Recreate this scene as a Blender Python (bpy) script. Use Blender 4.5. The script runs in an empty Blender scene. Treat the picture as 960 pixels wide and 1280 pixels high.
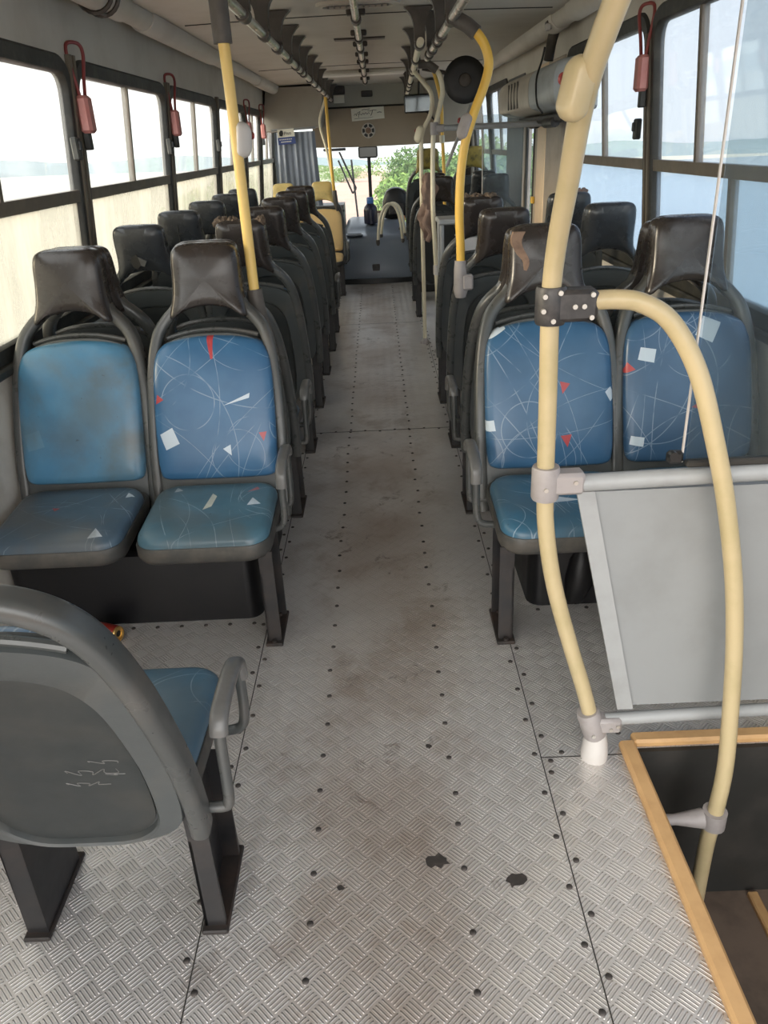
import bpy, math, random
from mathutils import Vector, Matrix
random.seed(7)
PI = math.pi
SC = bpy.context.scene
COL = SC.collection

# ------------------------------------------------------------------ mesh helpers
class MB:
    """collects simple shapes and links them as ONE mesh object"""
    def __init__(s): s.v = []; s.f = []
    def add(s, vs, fs):
        o = len(s.v); s.v += [tuple(p) for p in vs]; s.f += [tuple(i + o for i in f) for f in fs]; return s
    def box(s, c, d, ch=0.0, rot=None):
        hx, hy, hz = d[0]/2, d[1]/2, d[2]/2
        if ch <= 0:
            vs = [(x, y, z) for x in (-hx, hx) for y in (-hy, hy) for z in (-hz, hz)]
            fs = [(0,1,3,2),(4,6,7,5),(0,4,5,1),(2,3,7,6),(0,2,6,4),(1,5,7,3)]
        else:
            ch = min(ch, hx*.95, hy*.95, hz*.95)
            vs = []; ix = {}
            for a in (-1, 1):
                for b in (-1, 1):
                    for c2 in (-1, 1):
                        for k in range(3):
                            e = [hx - ch, hy - ch, hz - ch]; e[k] += ch
                            ix[(a, b, c2, k)] = len(vs); vs.append((a*e[0], b*e[1], c2*e[2]))
            fs = []
            for a in (-1, 1):
                fs.append([ix[(a, b, c2, 0)] for b, c2 in ((-1,-1),(1,-1),(1,1),(-1,1))][::a])
                fs.append([ix[(b, a, c2, 1)] for b, c2 in ((-1,-1),(1,-1),(1,1),(-1,1))][::-a])
                fs.append([ix[(b, c2, a, 2)] for b, c2 in ((-1,-1),(1,-1),(1,1),(-1,1))][::a])
            for a in (-1, 1):
                for b in (-1, 1):
                    fs.append([ix[(a,b,-1,0)], ix[(a,b,1,0)], ix[(a,b,1,1)], ix[(a,b,-1,1)]][::a*b])
                    fs.append([ix[(a,-1,b,0)], ix[(a,-1,b,2)], ix[(a,1,b,2)], ix[(a,1,b,0)]][::a*b])
                    fs.append([ix[(-1,a,b,1)], ix[(1,a,b,1)], ix[(1,a,b,2)], ix[(-1,a,b,2)]][::a*b])
                    for c2 in (-1, 1):
                        fs.append([ix[(a,b,c2,0)], ix[(a,b,c2,1)], ix[(a,b,c2,2)]][::a*b*c2])
        M = (rot if rot else Matrix.Identity(3))
        s.add([Vector(c) + M @ Vector(p) for p in vs], fs); return s
    def rings(s, rs, cap=True, closed=True):
        n = len(rs[0]); o = len(s.v)
        for r in rs: s.v += [tuple(p) for p in r]
        for i in range(len(rs) - 1):
            for j in range(n if closed else n - 1):
                k = (j + 1) % n
                s.f.append((o+i*n+j, o+i*n+k, o+(i+1)*n+k, o+(i+1)*n+j))
        if cap:
            s.f.append(tuple(o + j for j in range(n))[::-1]); e = o + (len(rs)-1)*n
            s.f.append(tuple(e + j for j in range(n)))
        return s
    def tube(s, path, r, n=12, cap=True, closed=False, flat=None, up=None):
        P = [Vector(p) for p in path]; m = len(P)
        R = r if isinstance(r, (list, tuple)) else [r]*m
        T = []
        for i in range(m):
            a = P[(i-1) % m] if (closed or i > 0) else P[i]
            b = P[(i+1) % m] if (closed or i < m-1) else P[i]
            T.append((b - a).normalized())
        u = Vector(up) if up else (Vector((0,0,1)) if abs(T[0].z) < .9 else Vector((0,1,0)))
        rs = []
        for i in range(m):
            u = (Vector(up) if up else u); u = (u - T[i]*u.dot(T[i]))
            u.normalize(); w = T[i].cross(u)
            fa = flat if flat else 1.0
            rs.append([P[i] + (u*math.cos(2*PI*k/n)*R[i]*fa + w*math.sin(2*PI*k/n)*R[i]) for k in range(n)])
        if closed: rs.append(rs[0]); cap = False
        return s.rings(rs, cap)
    def cyl(s, a, b, r, n=16, r2=None):
        return s.tube([a, b], [r, r if r2 is None else r2], n)
    def lathe(s, prof, o=(0,0,0), ax='Z', n=24):
        rs = []
        for r, h in prof:
            ring = []
            for k in range(n):
                c, d = r*math.cos(2*PI*k/n), r*math.sin(2*PI*k/n)
                p = {'Z': (c, d, h), 'Y': (d, h, c), 'X': (h, c, d)}[ax]
                ring.append((o[0]+p[0], o[1]+p[1], o[2]+p[2]))
            rs.append(ring)
        return s.rings(rs)
    def build(s, name, mat, parent=None, smooth=35, loc=None, mesh_only=False):
        me = bpy.data.meshes.new(name)
        me.from_pydata(s.v, [], s.f); me.update()
        import bmesh
        bm = bmesh.new(); bm.from_mesh(me)
        bmesh.ops.recalc_face_normals(bm, faces=bm.faces); bm.to_mesh(me); bm.free()
        if smooth:
            for p in me.polygons: p.use_smooth = True
            me.set_sharp_from_angle(angle=math.radians(smooth))
        if mat: me.materials.append(mat)
        if mesh_only: return me
        return link(name, me, parent, loc)

def link(name, data, parent=None, loc=None):
    o = bpy.data.objects.new(name, data); COL.objects.link(o)
    if parent is not None: o.parent = parent
    if loc is not None: o.location = loc
    return o
def thing(name, label, cat, loc=(0,0,0), rz=0, group=None):
    o = bpy.data.objects.new(name, None); COL.objects.link(o)
    o.location = loc; o.rotation_euler = (0, 0, rz); o.empty_display_size = .1
    return tag(o, label, cat, group)
def tag(o, label, cat, group=None):
    o['label'] = label; o['category'] = cat
    if group: o['group'] = group
    return o
def struct(o): o['kind'] = 'structure'; return o

def cr(pts, n=6, closed=False):
    """Catmull-Rom through the points"""
    P = [Vector(p) for p in pts]; m = len(P); out = []
    segs = m if closed else m - 1
    for i in range(segs):
        p1, p2 = P[i], P[(i+1) % m]
        p0 = P[(i-1) % m] if (closed or i > 0) else p1*2 - p2
        p3 = P[(i+2) % m] if (closed or i+2 < m) else p2*2 - p1
        for k in range(n):
            t = k/n
            out.append(.5*((2*p1) + (p2-p0)*t + (2*p0-5*p1+4*p2-p3)*t*t + (3*p1-p0-3*p2+p3)*t**3))
    if not closed: out.append(P[-1])
    return out
def rrect(w, h, r, n=6, cx=0, cy=0):
    out = []
    for qx, qy, a0 in ((1,1,0),(-1,1,90),(-1,-1,180),(1,-1,270)):
        for k in range(n+1):
            a = math.radians(a0 + 90*k/n)
            out.append((cx + qx*(w/2-r) + r*math.cos(a), cy + qy*(h/2-r) + r*math.sin(a)))
    return out
def interp(tab, x):
    if x <= tab[0][0]: 
        a, b = tab[0], tab[1]
    elif x >= tab[-1][0]:
        a, b = tab[-2], tab[-1]
    else:
        for a, b in zip(tab, tab[1:]):
            if a[0] <= x <= b[0]: break
    return a[1] + (b[1]-a[1])*(x-a[0])/(b[0]-a[0])

# ------------------------------------------------------------------ materials
class N:
    def __init__(s, m): s.t = m.node_tree; s.n = s.t.nodes; s.l = s.t.links
    def new(s, typ, ins=None, **kw):
        d = s.n.new(typ)
        for k, v in kw.items(): setattr(d, k, v)
        for k, v in (ins or {}).items(): s.set(d, k, v)
        return d
    def set(s, d, k, v):
        sock = d.inputs[k]
        if isinstance(v, bpy.types.NodeSocket): s.l.new(v, sock)
        else: sock.default_value = v
    def m(s, op, a, b=None, c=None, clamp=False):
        d = s.n.new('ShaderNodeMath'); d.operation = op; d.use_clamp = clamp
        for i, v in enumerate((a, b, c)):
            if v is not None: s.set(d, i, v)
        return d.outputs[0]
    def mix(s, f, a, b):
        d = s.n.new('ShaderNodeMix'); d.data_type = 'RGBA'
        s.set(d, 0, f)
        for i, v in ((6, a), (7, b)):
            s.set(d, i, v if isinstance(v, bpy.types.NodeSocket) else (tuple(v) + (1,))[:4])
        return d.outputs[2]
    def noise(s, vec, scale, detail=3, rough=.55, dist=0):
        d = s.new('ShaderNodeTexNoise', {'Scale': scale, 'Detail': detail, 'Roughness': rough, 'Distortion': dist})
        if vec is not None: s.l.new(vec, d.inputs['Vector'])
        return d.outputs['Fac']
    def ramp(s, f, lo, hi):
        d = s.n.new('ShaderNodeMapRange'); d.interpolation_type = 'SMOOTHSTEP'
        s.set(d, 0, f); d.inputs[1].default_value = lo; d.inputs[2].default_value = hi
        return d.outputs[0]

def newmat(name):
    m = bpy.data.materials.new(name); m.use_nodes = True; m.node_tree.nodes.clear(); return m
def finish(k, col, rough, metal=0, bump=None, bstr=.3, bdist=.002, spec=.5, coat=0):
    b = k.new('ShaderNodeBsdfPrincipled')
    k.set(b, 'Base Color', col if isinstance(col, bpy.types.NodeSocket) else tuple(col)+(1,))
    k.set(b, 'Roughness', rough); k.set(b, 'Metallic', metal); k.set(b, 'Specular IOR Level', spec)
    if coat: k.set(b, 'Coat Weight', coat); k.set(b, 'Coat Roughness', .15)
    if bump is not None:
        bn = k.new('ShaderNodeBump', {'Strength': bstr, 'Distance': bdist}); k.l.new(bump, bn.inputs['Height'])
        k.l.new(bn.outputs[0], b.inputs['Normal'])
    o = k.new('ShaderNodeOutputMaterial'); k.l.new(b.outputs[0], o.inputs[0]); return b
def mat(name, col, rough=.5, metal=0, dirt=None, dscale=6, damt=.5, bscale=0, bstr=.2, spec=.5, wear=None, wscale=30, wlo=.62, coat=0):
    m = newmat(name); k = N(m)
    v = k.new('ShaderNodeTexCoord').outputs['Object']
    c = tuple(col)
    if dirt:
        f = k.ramp(k.noise(v, dscale, 5, .6), .42, .72)
        c = k.mix(k.m('MULTIPLY', f, damt), c, dirt)
    if wear:
        f = k.ramp(k.noise(v, wscale, 6, .65), wlo, wlo+.1)
        c = k.mix(f, c, wear)
    r = rough
    if dirt or wear:
        r = k.m('ADD', k.m('MULTIPLY', k.noise(v, dscale*3, 3), .25), rough-.12, clamp=True)
    b = k.noise(v, bscale, 4) if bscale else None
    finish(k, c, r, metal, b, bstr, .003, spec, coat)
    return m

M = {}
M['shell'] = mat('seat grey plastic', (.062,.069,.069), .42, 0, (.10,.095,.085), 7, .55, 220, .06, wear=(.16,.16,.15), wscale=16, wlo=.69)
M['shellback'] = mat('seat back panel plastic', (.022,.026,.026), .5, 0, (.05,.047,.04), 5, .45, 300, .05, wear=(.2,.2,.19), wscale=14, wlo=.72)
M['hoop'] = mat('seat hoop plastic', (.062,.066,.064), .30, 0, (.11,.1,.088), 8, .5)
M['head'] = mat('brown black vinyl', (.029,.0235,.0205), .27, 0, (.052,.04,.032), 6, .4, 160, .06, wear=(.065,.054,.046), wscale=16, wlo=.71)
M['headgrey'] = mat('grey black vinyl', (.032,.0345,.037), .28, 0, (.07,.072,.075), 6, .35, 160, .08, wear=(.10,.10,.10), wscale=16, wlo=.70)
M['headyel'] = mat('yellow head vinyl', (.70,.53,.20), .42, 0, (.35,.27,.1), 9, .6)
M['headolive'] = mat('stained yellow vinyl', (.26,.20,.04), .45, 0, (.03,.028,.018), 13, 1.0)
M['foam'] = mat('torn foam', (.16,.12,.085), .9, 0, (.07,.045,.03), 40, .8, 90, .8)
M['tear'] = mat('torn brown lining', (.27,.17,.11), .7, 0, (.12,.07,.045), 25, .8, 60, .4)
M['leg'] = mat('black painted steel', (.012,.012,.013), .4, 0, (.05,.035,.028), 9, .5)
M['foot'] = mat('rusty black steel', (.02,.016,.014), .6, 0, (.055,.032,.022), 14, .7)
M['grip'] = mat('grey grip plastic', (.12,.118,.112), .33, 0, (.2,.19,.18), 20, .4)
M['pan'] = mat('seat pan plastic', (.05,.05,.047), .45, 0, (.12,.105,.085), 9, .7)
M['yelback'] = mat('cream yellow vinyl', (.78,.54,.24), .45, 0, (.6,.42,.2), 5, .5)
M['blackbox'] = mat('black gloss plastic', (.005,.005,.006), .42, 0, (.012,.011,.011), 4, .5, 3.5, .35, spec=.3)
M['cream'] = mat('cream pole paint', (.50,.405,.235), .33, 0, (.38,.315,.16), 7, .55, wear=(.2,.14,.07), wscale=26, wlo=.72)
M['palecream'] = mat('pale cream pole paint', (.72,.66,.50), .36, 0, (.55,.5,.3), 8, .4)
M['yellow'] = mat('yellow pole paint', (.86,.53,.085), .33, 0, (.7,.42,.1), 8, .4)
M['yellowpale'] = mat('faded yellow pole paint', (.80,.56,.175), .33, 0, (.66,.45,.16), 8, .4)
M['greypaint'] = mat('grey paint', (.34,.35,.35), .42, 0, (.25,.25,.245), 8, .5)
M['clampblack'] = mat('black clamp plastic', (.03,.028,.028), .45, 0, (.1,.09,.085), 30, .5)
M['clampgrey'] = mat('grey clamp plastic', (.34,.31,.30), .45, 0, (.22,.2,.19), 20, .5)
M['sleeve'] = mat('dark grey sleeve', (.085,.075,.066), .5, 0, (.14,.12,.1), 20, .5)
M['white'] = mat('white plastic', (.58,.55,.52), .4, 0, (.5,.46,.42), 12, .5)
M['screw'] = mat('zinc screw', (.48,.46,.42), .35, .6)
M['rivet'] = mat('dark rivet', (.05,.044,.04), .5, .3, (.12,.1,.09), 50, .6)
M['alu'] = mat('dull aluminium', (.62,.6,.56), .3, .9, (.3,.27,.23), 12, .5)
M['wallpaint'] = mat('beige grey wall laminate', (.62,.58,.51), .5, 0, (.48,.43,.36), 3, .5, 200, .05)
M['lower'] = mat('pale grey lower panel', (.74,.70,.63), .45, 0, (.42,.37,.3), 4, .6)
M['ceil'] = mat('ceiling laminate', (.52,.475,.405), .55, 0, (.40,.35,.28), 2.2, .5)
M['joint'] = mat('dark joint', (.03,.027,.022), .7)
M['rubber'] = mat('window rubber', (.028,.029,.026), .55, 0, (.085,.08,.065), 10, .6)
M['railbar'] = mat('window bar', (.15,.122,.092), .5, 0, (.2,.17,.12), 10, .6)
M['bracket'] = mat('brown grey bracket', (.055,.045,.036), .45, 0, (.12,.1,.08), 12, .5)
M['red'] = mat('red plastic', (.26,.04,.035), .4, 0, (.2,.03,.03), 15, .5)
M['pink'] = mat('faded red plastic', (.50,.20,.175), .45, 0, (.45,.14,.12), 12, .6)
M['black'] = mat('black plastic', (.012,.012,.012), .4)
M['engine'] = mat('blue grey moulded cover', (.20,.235,.285), .30)
M['board'] = mat('brown grey header board', (.37,.295,.21), .5, 0, (.29,.225,.16), 2.5, .6)
M['bulkhead'] = mat('grey green bulkhead', (.36,.35,.295), .5, 0, (.27,.26,.21), 3, .5)
M['wood'] = mat('ochre step edging', (.60,.365,.165), .4, 0, (.45,.26,.11), 10, .6, wear=(.3,.17,.08), wscale=30, wlo=.68)
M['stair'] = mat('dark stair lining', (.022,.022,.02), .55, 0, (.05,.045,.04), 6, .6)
M['stepfloor'] = mat('worn brown step', (.17,.125,.095), .6, 0, (.08,.06,.045), 8, .7)
M['paper'] = mat('paper', (.8,.77,.66), .7)
M['ink'] = mat('black ink', (.02,.02,.018), .6)
M['blueprint'] = mat('blue print', (.04,.07,.24), .5)
M['curtain'] = mat('blue grey curtain cloth', (.30,.335,.39), .75, 0, (.22,.245,.29), 5, .6, 90, .3)
M['jacket'] = mat('brown cloth', (.20,.135,.105), .8, 0, (.30,.22,.18), 14, .5, 60, .4)
M['gold'] = mat('gold can metal', (.75,.50,.18), .3, .9)
M['canred'] = mat('red can print', (.30,.03,.02), .35, .3)
M['bluecap'] = mat('blue cap', (.05,.16,.42), .4)
M['navy'] = mat('navy bottle', (.02,.022,.045), .3)
M['orange'] = mat('orange knob', (.8,.30,.05), .4)
M['diffuser'] = mat('lamp diffuser', (.78,.74,.66), .45)
M['box'] = mat('beige door gear casing', (.55,.50,.43), .42, 0, (.3,.27,.22), 4, .5)
M['boxblue'] = mat('grey door gear casing', (.42,.45,.46), .35, 0, (.22,.22,.21), 5, .5)
M['mirror'] = mat('mirror', (.07,.072,.075), .08, 1)
M['mirrorglass'] = mat('mirror glass', (.13,.14,.15), .05, 1)
M['taupe'] = mat('taupe door post', (.40,.34,.275), .5, 0, (.22,.18,.14), 5, .5)
M['lining'] = mat('grey brown cab lining', (.36,.325,.27), .5, 0, (.28,.25,.205), 3, .5)
M['beige'] = mat('beige door post', (.80,.62,.43), .45, 0, (.5,.37,.25), 5, .4)
M['doorgrey'] = mat('dark grey door panel', (.10,.10,.10), .45, 0, (.16,.15,.14), 7, .6)
M['barrier'] = mat('grey laminate panel', (.275,.285,.285), .5, 0, (.21,.215,.21), 3.5, .6, 60, .05)
M['road'] = mat('pink dirt road', (.62,.42,.33), .9, 0, (.5,.33,.25), .5, .6)
M['field'] = mat('pale dry field', (.66,.62,.52), .95, 0, (.52,.52,.40), .12, .6)
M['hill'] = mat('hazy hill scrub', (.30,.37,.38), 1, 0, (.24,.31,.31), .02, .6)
M['leaf'] = mat('bush leaves', (.14,.25,.05), .7, 0, (.23,.36,.09), 1.6, .8)
M['leafdark'] = mat('dark bush leaves', (.07,.15,.035), .7, 0, (.13,.23,.06), 1.5, .8)

def glassmat(name, haze, tint, hazecol=(.9,.92,.93), streak=.5):
    m = newmat(name); k = N(m)
    v = k.new('ShaderNodeTexCoord').outputs['Object']
    mp = k.new('ShaderNodeMapping', {'Scale': (6, 6, 1.2)}); k.l.new(v, mp.inputs[0])
    f = k.ramp(k.noise(mp.outputs[0], 1.0, 5, .6), .35, .75)
    f = k.m('ADD', k.m('MULTIPLY', f, haze*streak), haze*(1-streak*.5), clamp=True)
    t = k.new('ShaderNodeBsdfTransparent', {'Color': tuple(tint)+(1,)})
    d = k.new('ShaderNodeBsdfTranslucent', {'Color': tuple(hazecol)+(1,)})
    a = k.new('ShaderNodeMixShader'); k.set(a, 0, f); k.l.new(t.outputs[0], a.inputs[1]); k.l.new(d.outputs[0], a.inputs[2])
    g = k.new('ShaderNodeBsdfGlossy', {'Roughness': .03, 'Color': (.9,.9,.9,1)})
    fr = k.new('ShaderNodeLayerWeight', {'Blend': .12})
    b = k.new('ShaderNodeMixShader'); k.set(b, 0, k.m('MULTIPLY', fr.outputs['Fresnel'], .28)); k.l.new(a.outputs[0], b.inputs[1]); k.l.new(g.outputs[0], b.inputs[2])
    o = k.new('ShaderNodeOutputMaterial'); k.l.new(b.outputs[0], o.inputs[0])
    return m
M['glass'] = glassmat('window glass', .08, (.95,.97,.98))
M['glassdirty'] = glassmat('dusty lower glass', .42, (.74,.74,.70), (.62,.62,.58), .9)
M['glassmid'] = glassmat('slightly dusty lower glass', .18, (.86,.92,.96), (.80,.86,.92), .5)
M['glassfront'] = glassmat('windscreen glass', .04, (.97,.98,.97))
M['acrylic'] = glassmat('partition acrylic', .13, (.84,.88,.89), (.75,.80,.82), .8)

def floor_mat():
    m = newmat('aluminium tread plate'); k = N(m)
    v = k.new('ShaderNodeTexCoord').outputs['Object']
    sp = k.new('ShaderNodeSeparateXYZ'); k.l.new(v, sp.inputs[0]); x, y = sp.outputs[0], sp.outputs[1]
    S = 1/.0415/math.sqrt(2)
    u = k.m('MULTIPLY', k.m('ADD', x, y), S); w = k.m('MULTIPLY', k.m('SUBTRACT', x, y), S)
    fu, fw = k.m('FRACT', u), k.m('FRACT', w)
    par = k.m('FLOORED_MODULO', k.m('ADD', k.m('FLOOR', u), k.m('FLOOR', w)), 2)
    def lerp(a, b): return k.m('ADD', k.m('MULTIPLY', a, k.m('SUBTRACT', 1, par)), k.m('MULTIPLY', b, par))
    across, along = lerp(fw, fu), lerp(fu, fw)
    bars = k.m('SINE', k.m('MULTIPLY', k.m('SUBTRACT', across, .03), 2*PI*5.0))
    bars = k.ramp(bars, .0, .95)
    e = k.m('MULTIPLY', k.ramp(along, .04, .16), k.m('SUBTRACT', 1, k.ramp(along, .84, .96)))
    h = k.m('MULTIPLY', bars, e)
    base = k.mix(k.noise(v, 9, 4), (.61,.57,.54), (.79,.755,.725))
    base = k.mix(k.m('MULTIPLY', h, .45), base, (.92,.90,.88))
    # brown traffic stains along the aisle
    am = k.m('SUBTRACT', 1, k.ramp(k.m('ABSOLUTE', k.m('ADD', x, .08)), .12, .52))
    st = k.ramp(k.noise(v, 3.6, 6, .68, .4), .47, .68)
    base = k.mix(k.m('MULTIPLY', k.m('MULTIPLY', st, am), .50), base, (.31,.22,.16))
    wide = k.m('SUBTRACT', 1, k.ramp(k.m('ABSOLUTE', k.m('ADD', x, .04)), .05, .30))
    film = k.ramp(k.noise(v, 1.3, 3, .5), .30, .62)
    base = k.mix(k.m('MULTIPLY', k.m('MULTIPLY', film, wide), .55), base, (.36,.265,.20))
    fs = k.m('MULTIPLY', k.ramp(k.noise(v, 13, 7, .72, .6), .55, .66), k.ramp(k.noise(v, 2.4, 2), .45, .62))
    base = k.mix(k.m('MULTIPLY', k.m('MULTIPLY', fs, am), .75), base, (.20,.15,.12))
    sm = k.ramp(k.noise(v, 22, 5, .7), .66, .74)
    base = k.mix(k.m('MULTIPLY', sm, .35), base, (.16,.13,.11))
    rough = k.m('ADD', .24, k.m('MULTIPLY', k.noise(v, 14, 3), .20))
    finish(k, base, rough, .55, h, 1.0, .0030, .5)
    return m
M['floor'] = floor_mat()

def vinyl(name, plane, c0, c1, lines, polys, worn=0.0, worncol=(.16,.15,.12), off=(0,0), line_amt=.25, wsc=4.2, stain=None):
    """blue seat vinyl printed with thin pale arcs, white and red flakes"""
    m = newmat(name); k = N(m)
    v = k.new('ShaderNodeTexCoord').outputs['Object']
    sp = k.new('ShaderNodeSeparateXYZ'); k.l.new(v, sp.inputs[0])
    a = sp.outputs[0]; b = sp.outputs[2 if plane == 'XZ' else 1]
    cb = k.new('ShaderNodeCombineXYZ'); k.l.new(a, cb.inputs[0]); k.l.new(b, cb.inputs[1]); q = cb.outputs[0]
    base = k.mix(k.ramp(k.noise(v, 5, 4), .35, .7), c0, c1)
    tot = None
    for cx, cy, r, w in lines:
        d = k.n.new('ShaderNodeVectorMath'); d.operation = 'DISTANCE'; k.l.new(q, d.inputs[0]); d.inputs[1].default_value = (cx+off[0], cy+off[1], 0)
        l = k.m('LESS_THAN', k.m('ABSOLUTE', k.m('SUBTRACT', d.outputs['Value'], r)), w)
        tot = l if tot is None else k.m('MAXIMUM', tot, l)
    gap = k.ramp(k.noise(v, 11, 2), .36, .56)
    if tot is not None: base = k.mix(k.m('MULTIPLY', k.m('MULTIPLY', tot, gap), line_amt), base, (.62,.72,.80))
    for pts, col in polys:
        f = None; n = len(pts)
        ar = sum(pts[i][0]*pts[(i+1)%n][1]-pts[(i+1)%n][0]*pts[i][1] for i in range(n))
        if ar < 0: pts = pts[::-1]
        for i in range(n):
            (x0, y0), (x1, y1) = pts[i], pts[(i+1) % n]
            nx, ny = -(y1-y0), (x1-x0)
            L = math.hypot(nx, ny); nx /= L; ny /= L
            e = k.m('ADD', k.m('MULTIPLY', a, nx), k.m('MULTIPLY', b, ny))
            g = k.m('GREATER_THAN', e, nx*x0 + ny*y0)
            f = g if f is None else k.m('MULTIPLY', f, g)
        base = k.mix(k.m('MULTIPLY', f, .88), base, col)
    if worn:
        f = k.ramp(k.noise(v, wsc, 6, .6, .3), .40, .66)
        base = k.mix(k.m('MULTIPLY', f, worn), base, worncol)
        if stain:
            wob = k.m('MULTIPLY', k.m('SUBTRACT', k.noise(v, 9, 5, .6), .5), .16)
            g = None
            for cx, cy, r in stain:
                d = k.n.new('ShaderNodeVectorMath'); d.operation = 'DISTANCE'; k.l.new(q, d.inputs[0]); d.inputs[1].default_value = (cx, cy, 0)
                e = k.m('SUBTRACT', 1, k.ramp(k.m('ADD', d.outputs['Value'], wob), r*.1, r*1.5)); g = e if g is None else k.m('MAXIMUM', g, e)
            base = k.mix(k.m('MULTIPLY', g, .52), base, (.085,.082,.062))
        f = k.ramp(k.noise(v, 60, 3), .70, .74)
        base = k.mix(k.m('MULTIPLY', f, .5), base, (.03,.03,.03))
    finish(k, base, .30, 0, k.noise(v, 120, 3), .05, .002, .5)
    return m
def arcs(seed, plane, n=15):
    r = random.Random(seed); out = []
    for i in range(n):
        ty = r.random()
        cx0, cy0 = r.uniform(-.2,.2), (r.uniform(.48,.92) if plane == 'XZ' else r.uniform(-.38,-.05))
        R = r.choice((.09,.12,.2,.35,.6,1.2,1.6)); an = r.uniform(0, 2*PI)
        out.append((cx0+R*math.cos(an), cy0+R*math.sin(an), R, r.uniform(.0009,.0016)))
    return out
W = (.62,.70,.76); RD = (.48,.045,.035)
def tri(x, z, s, a=0):
    return [(x+s*math.cos(a+t), z+s*math.sin(a+t)) for t in (PI/2, PI/2+2.3, PI/2-2.3)]
def quad(x, z, w, h, a=0):
    c, s_ = math.cos(a), math.sin(a)
    return [(x+p*c-q*s_, z+p*s_+q*c) for p, q in ((-w,-h),(w,-h*.9),(w*.9,h),(-w,h*.8))]
BL0, BL1 = (.036,.118,.235), (.056,.155,.29)
TEAL0, TEAL1 = (.065,.145,.195), (.095,.185,.24)
M['b_L1a'] = vinyl('blue vinyl back with white flakes', 'XZ', BL0, BL1, arcs(3,'XZ',17),
    [([(-.012,.925),(.012,.925),(.010,.852),(.002,.85)], RD), ([(.035,.70),(.125,.722),(.128,.738)], W),
     (quad(-.155,.60,.026,.03,.35), W), (tri(-.185,.725,.018,2.5), RD), (tri(.165,.597,.018,3.2), RD), (tri(.045,.555,.02,3.6), W)])
M['b_L1w'] = vinyl('worn bright blue vinyl back', 'XZ', (.06,.20,.345), (.095,.255,.40), [], [(quad(-.155,.61,.03,.03,.2), (.12,.28,.42))],
    .8, (.095,.12,.115), line_amt=.12, wsc=2.3, stain=((.05,.70,.10),(-.03,.62,.09),(.10,.80,.06),(.16,.60,.07)))
M['b_R1a'] = vinyl('blue vinyl back with red flakes', 'XZ', (.036,.108,.205), (.052,.135,.25), arcs(11,'XZ',17),
    [([(-.2,.86),(-.135,.90),(-.14,.935),(-.2,.92)], W), (tri(.045,.715,.022,2.9), RD), (tri(.05,.548,.024,3.25), RD), (quad(.195,.685,.012,.02,.5), W),
     (quad(-.195,.60,.016,.018,.1), W)])
M['b_R1w'] = vinyl('blue vinyl back with white squares', 'XZ', (.042,.10,.185), (.056,.125,.225), arcs(17,'XZ',17),
    [(quad(-.135,.80,.026,.022,-.25), W), (tri(.03,.635,.026,1.7), RD), (tri(-.195,.755,.022,2.4), RD), (quad(-.17,.53,.022,.016,-.2), W), (quad(.06,.87,.03,.035,-.5), W)])
M['b_gen'] = vinyl('blue vinyl seat back', 'XZ', BL0, BL1, arcs(23,'XZ',12), [(tri(.1,.7,.025,1), W), (tri(-.1,.6,.02,3), RD)])
M['s_L1a'] = vinyl('teal blue vinyl seat with flakes', 'XY', TEAL0, TEAL1, arcs(31,'XY',9),
    [([(-.02,-.24),(.005,-.22),(.012,-.15),(-.005,-.13)], (.66,.66,.55)), (tri(.14,-.20,.03,.2), W), (tri(-.13,-.09,.02,.3), W), ([(.11,-.13),(.15,-.11),(.14,-.09)], (.45,.15,.15))],
    .55, (.10,.115,.115), line_amt=.3)
M['s_L1w'] = vinyl('grey blue worn vinyl seat', 'XY', (.065,.105,.145), (.085,.135,.18), arcs(37,'XY',9),
    [(tri(.13,-.37,.03,.2), W), (tri(.17,-.12,.02,.4), W), (tri(-.05,-.20,.015,1), RD)], .65, (.105,.11,.11), line_amt=.25)
M['s_R1'] = vinyl('blue vinyl seat with white flakes', 'XY', (.045,.14,.22), (.065,.17,.26), arcs(41,'XY',10),
    [([(-.06,-.27),(.05,-.255),(-.03,-.22)], W), (tri(.05,-.18,.03,.5), W)], .4, (.10,.11,.11), line_amt=.4)
M['s_gen'] = vinyl('blue vinyl seat', 'XY', (.06,.13,.19), (.09,.17,.235), arcs(43,'XY',9), [(tri(.1,-.2,.02,1), W)], .35, (.12,.14,.15))

# ------------------------------------------------------------------ camera
cam = bpy.data.cameras.new('camera'); co = bpy.data.objects.new('camera', cam); COL.objects.link(co)
cam.sensor_fit = 'HORIZONTAL'; cam.sensor_width = 36; cam.lens = 36; cam.clip_start = .02; cam.clip_end = 2000
rx = Vector((.99896,-.01179,-.04436)); dn = Vector((-.04495,-.43402,-.89978)); fwd = Vector((-.00864,.90083,-.43409))
fwd.normalize(); rx = (rx - fwd*rx.dot(fwd)).normalized(); upv = rx.cross(fwd)
mtx = Matrix.Identity(4)
for i in range(3):
    mtx[i][0] = rx[i]; mtx[i][1] = upv[i]; mtx[i][2] = -fwd[i]
mtx.translation = Vector((0, 0, 1.5))
co.matrix_world = mtx; SC.camera = co

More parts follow.
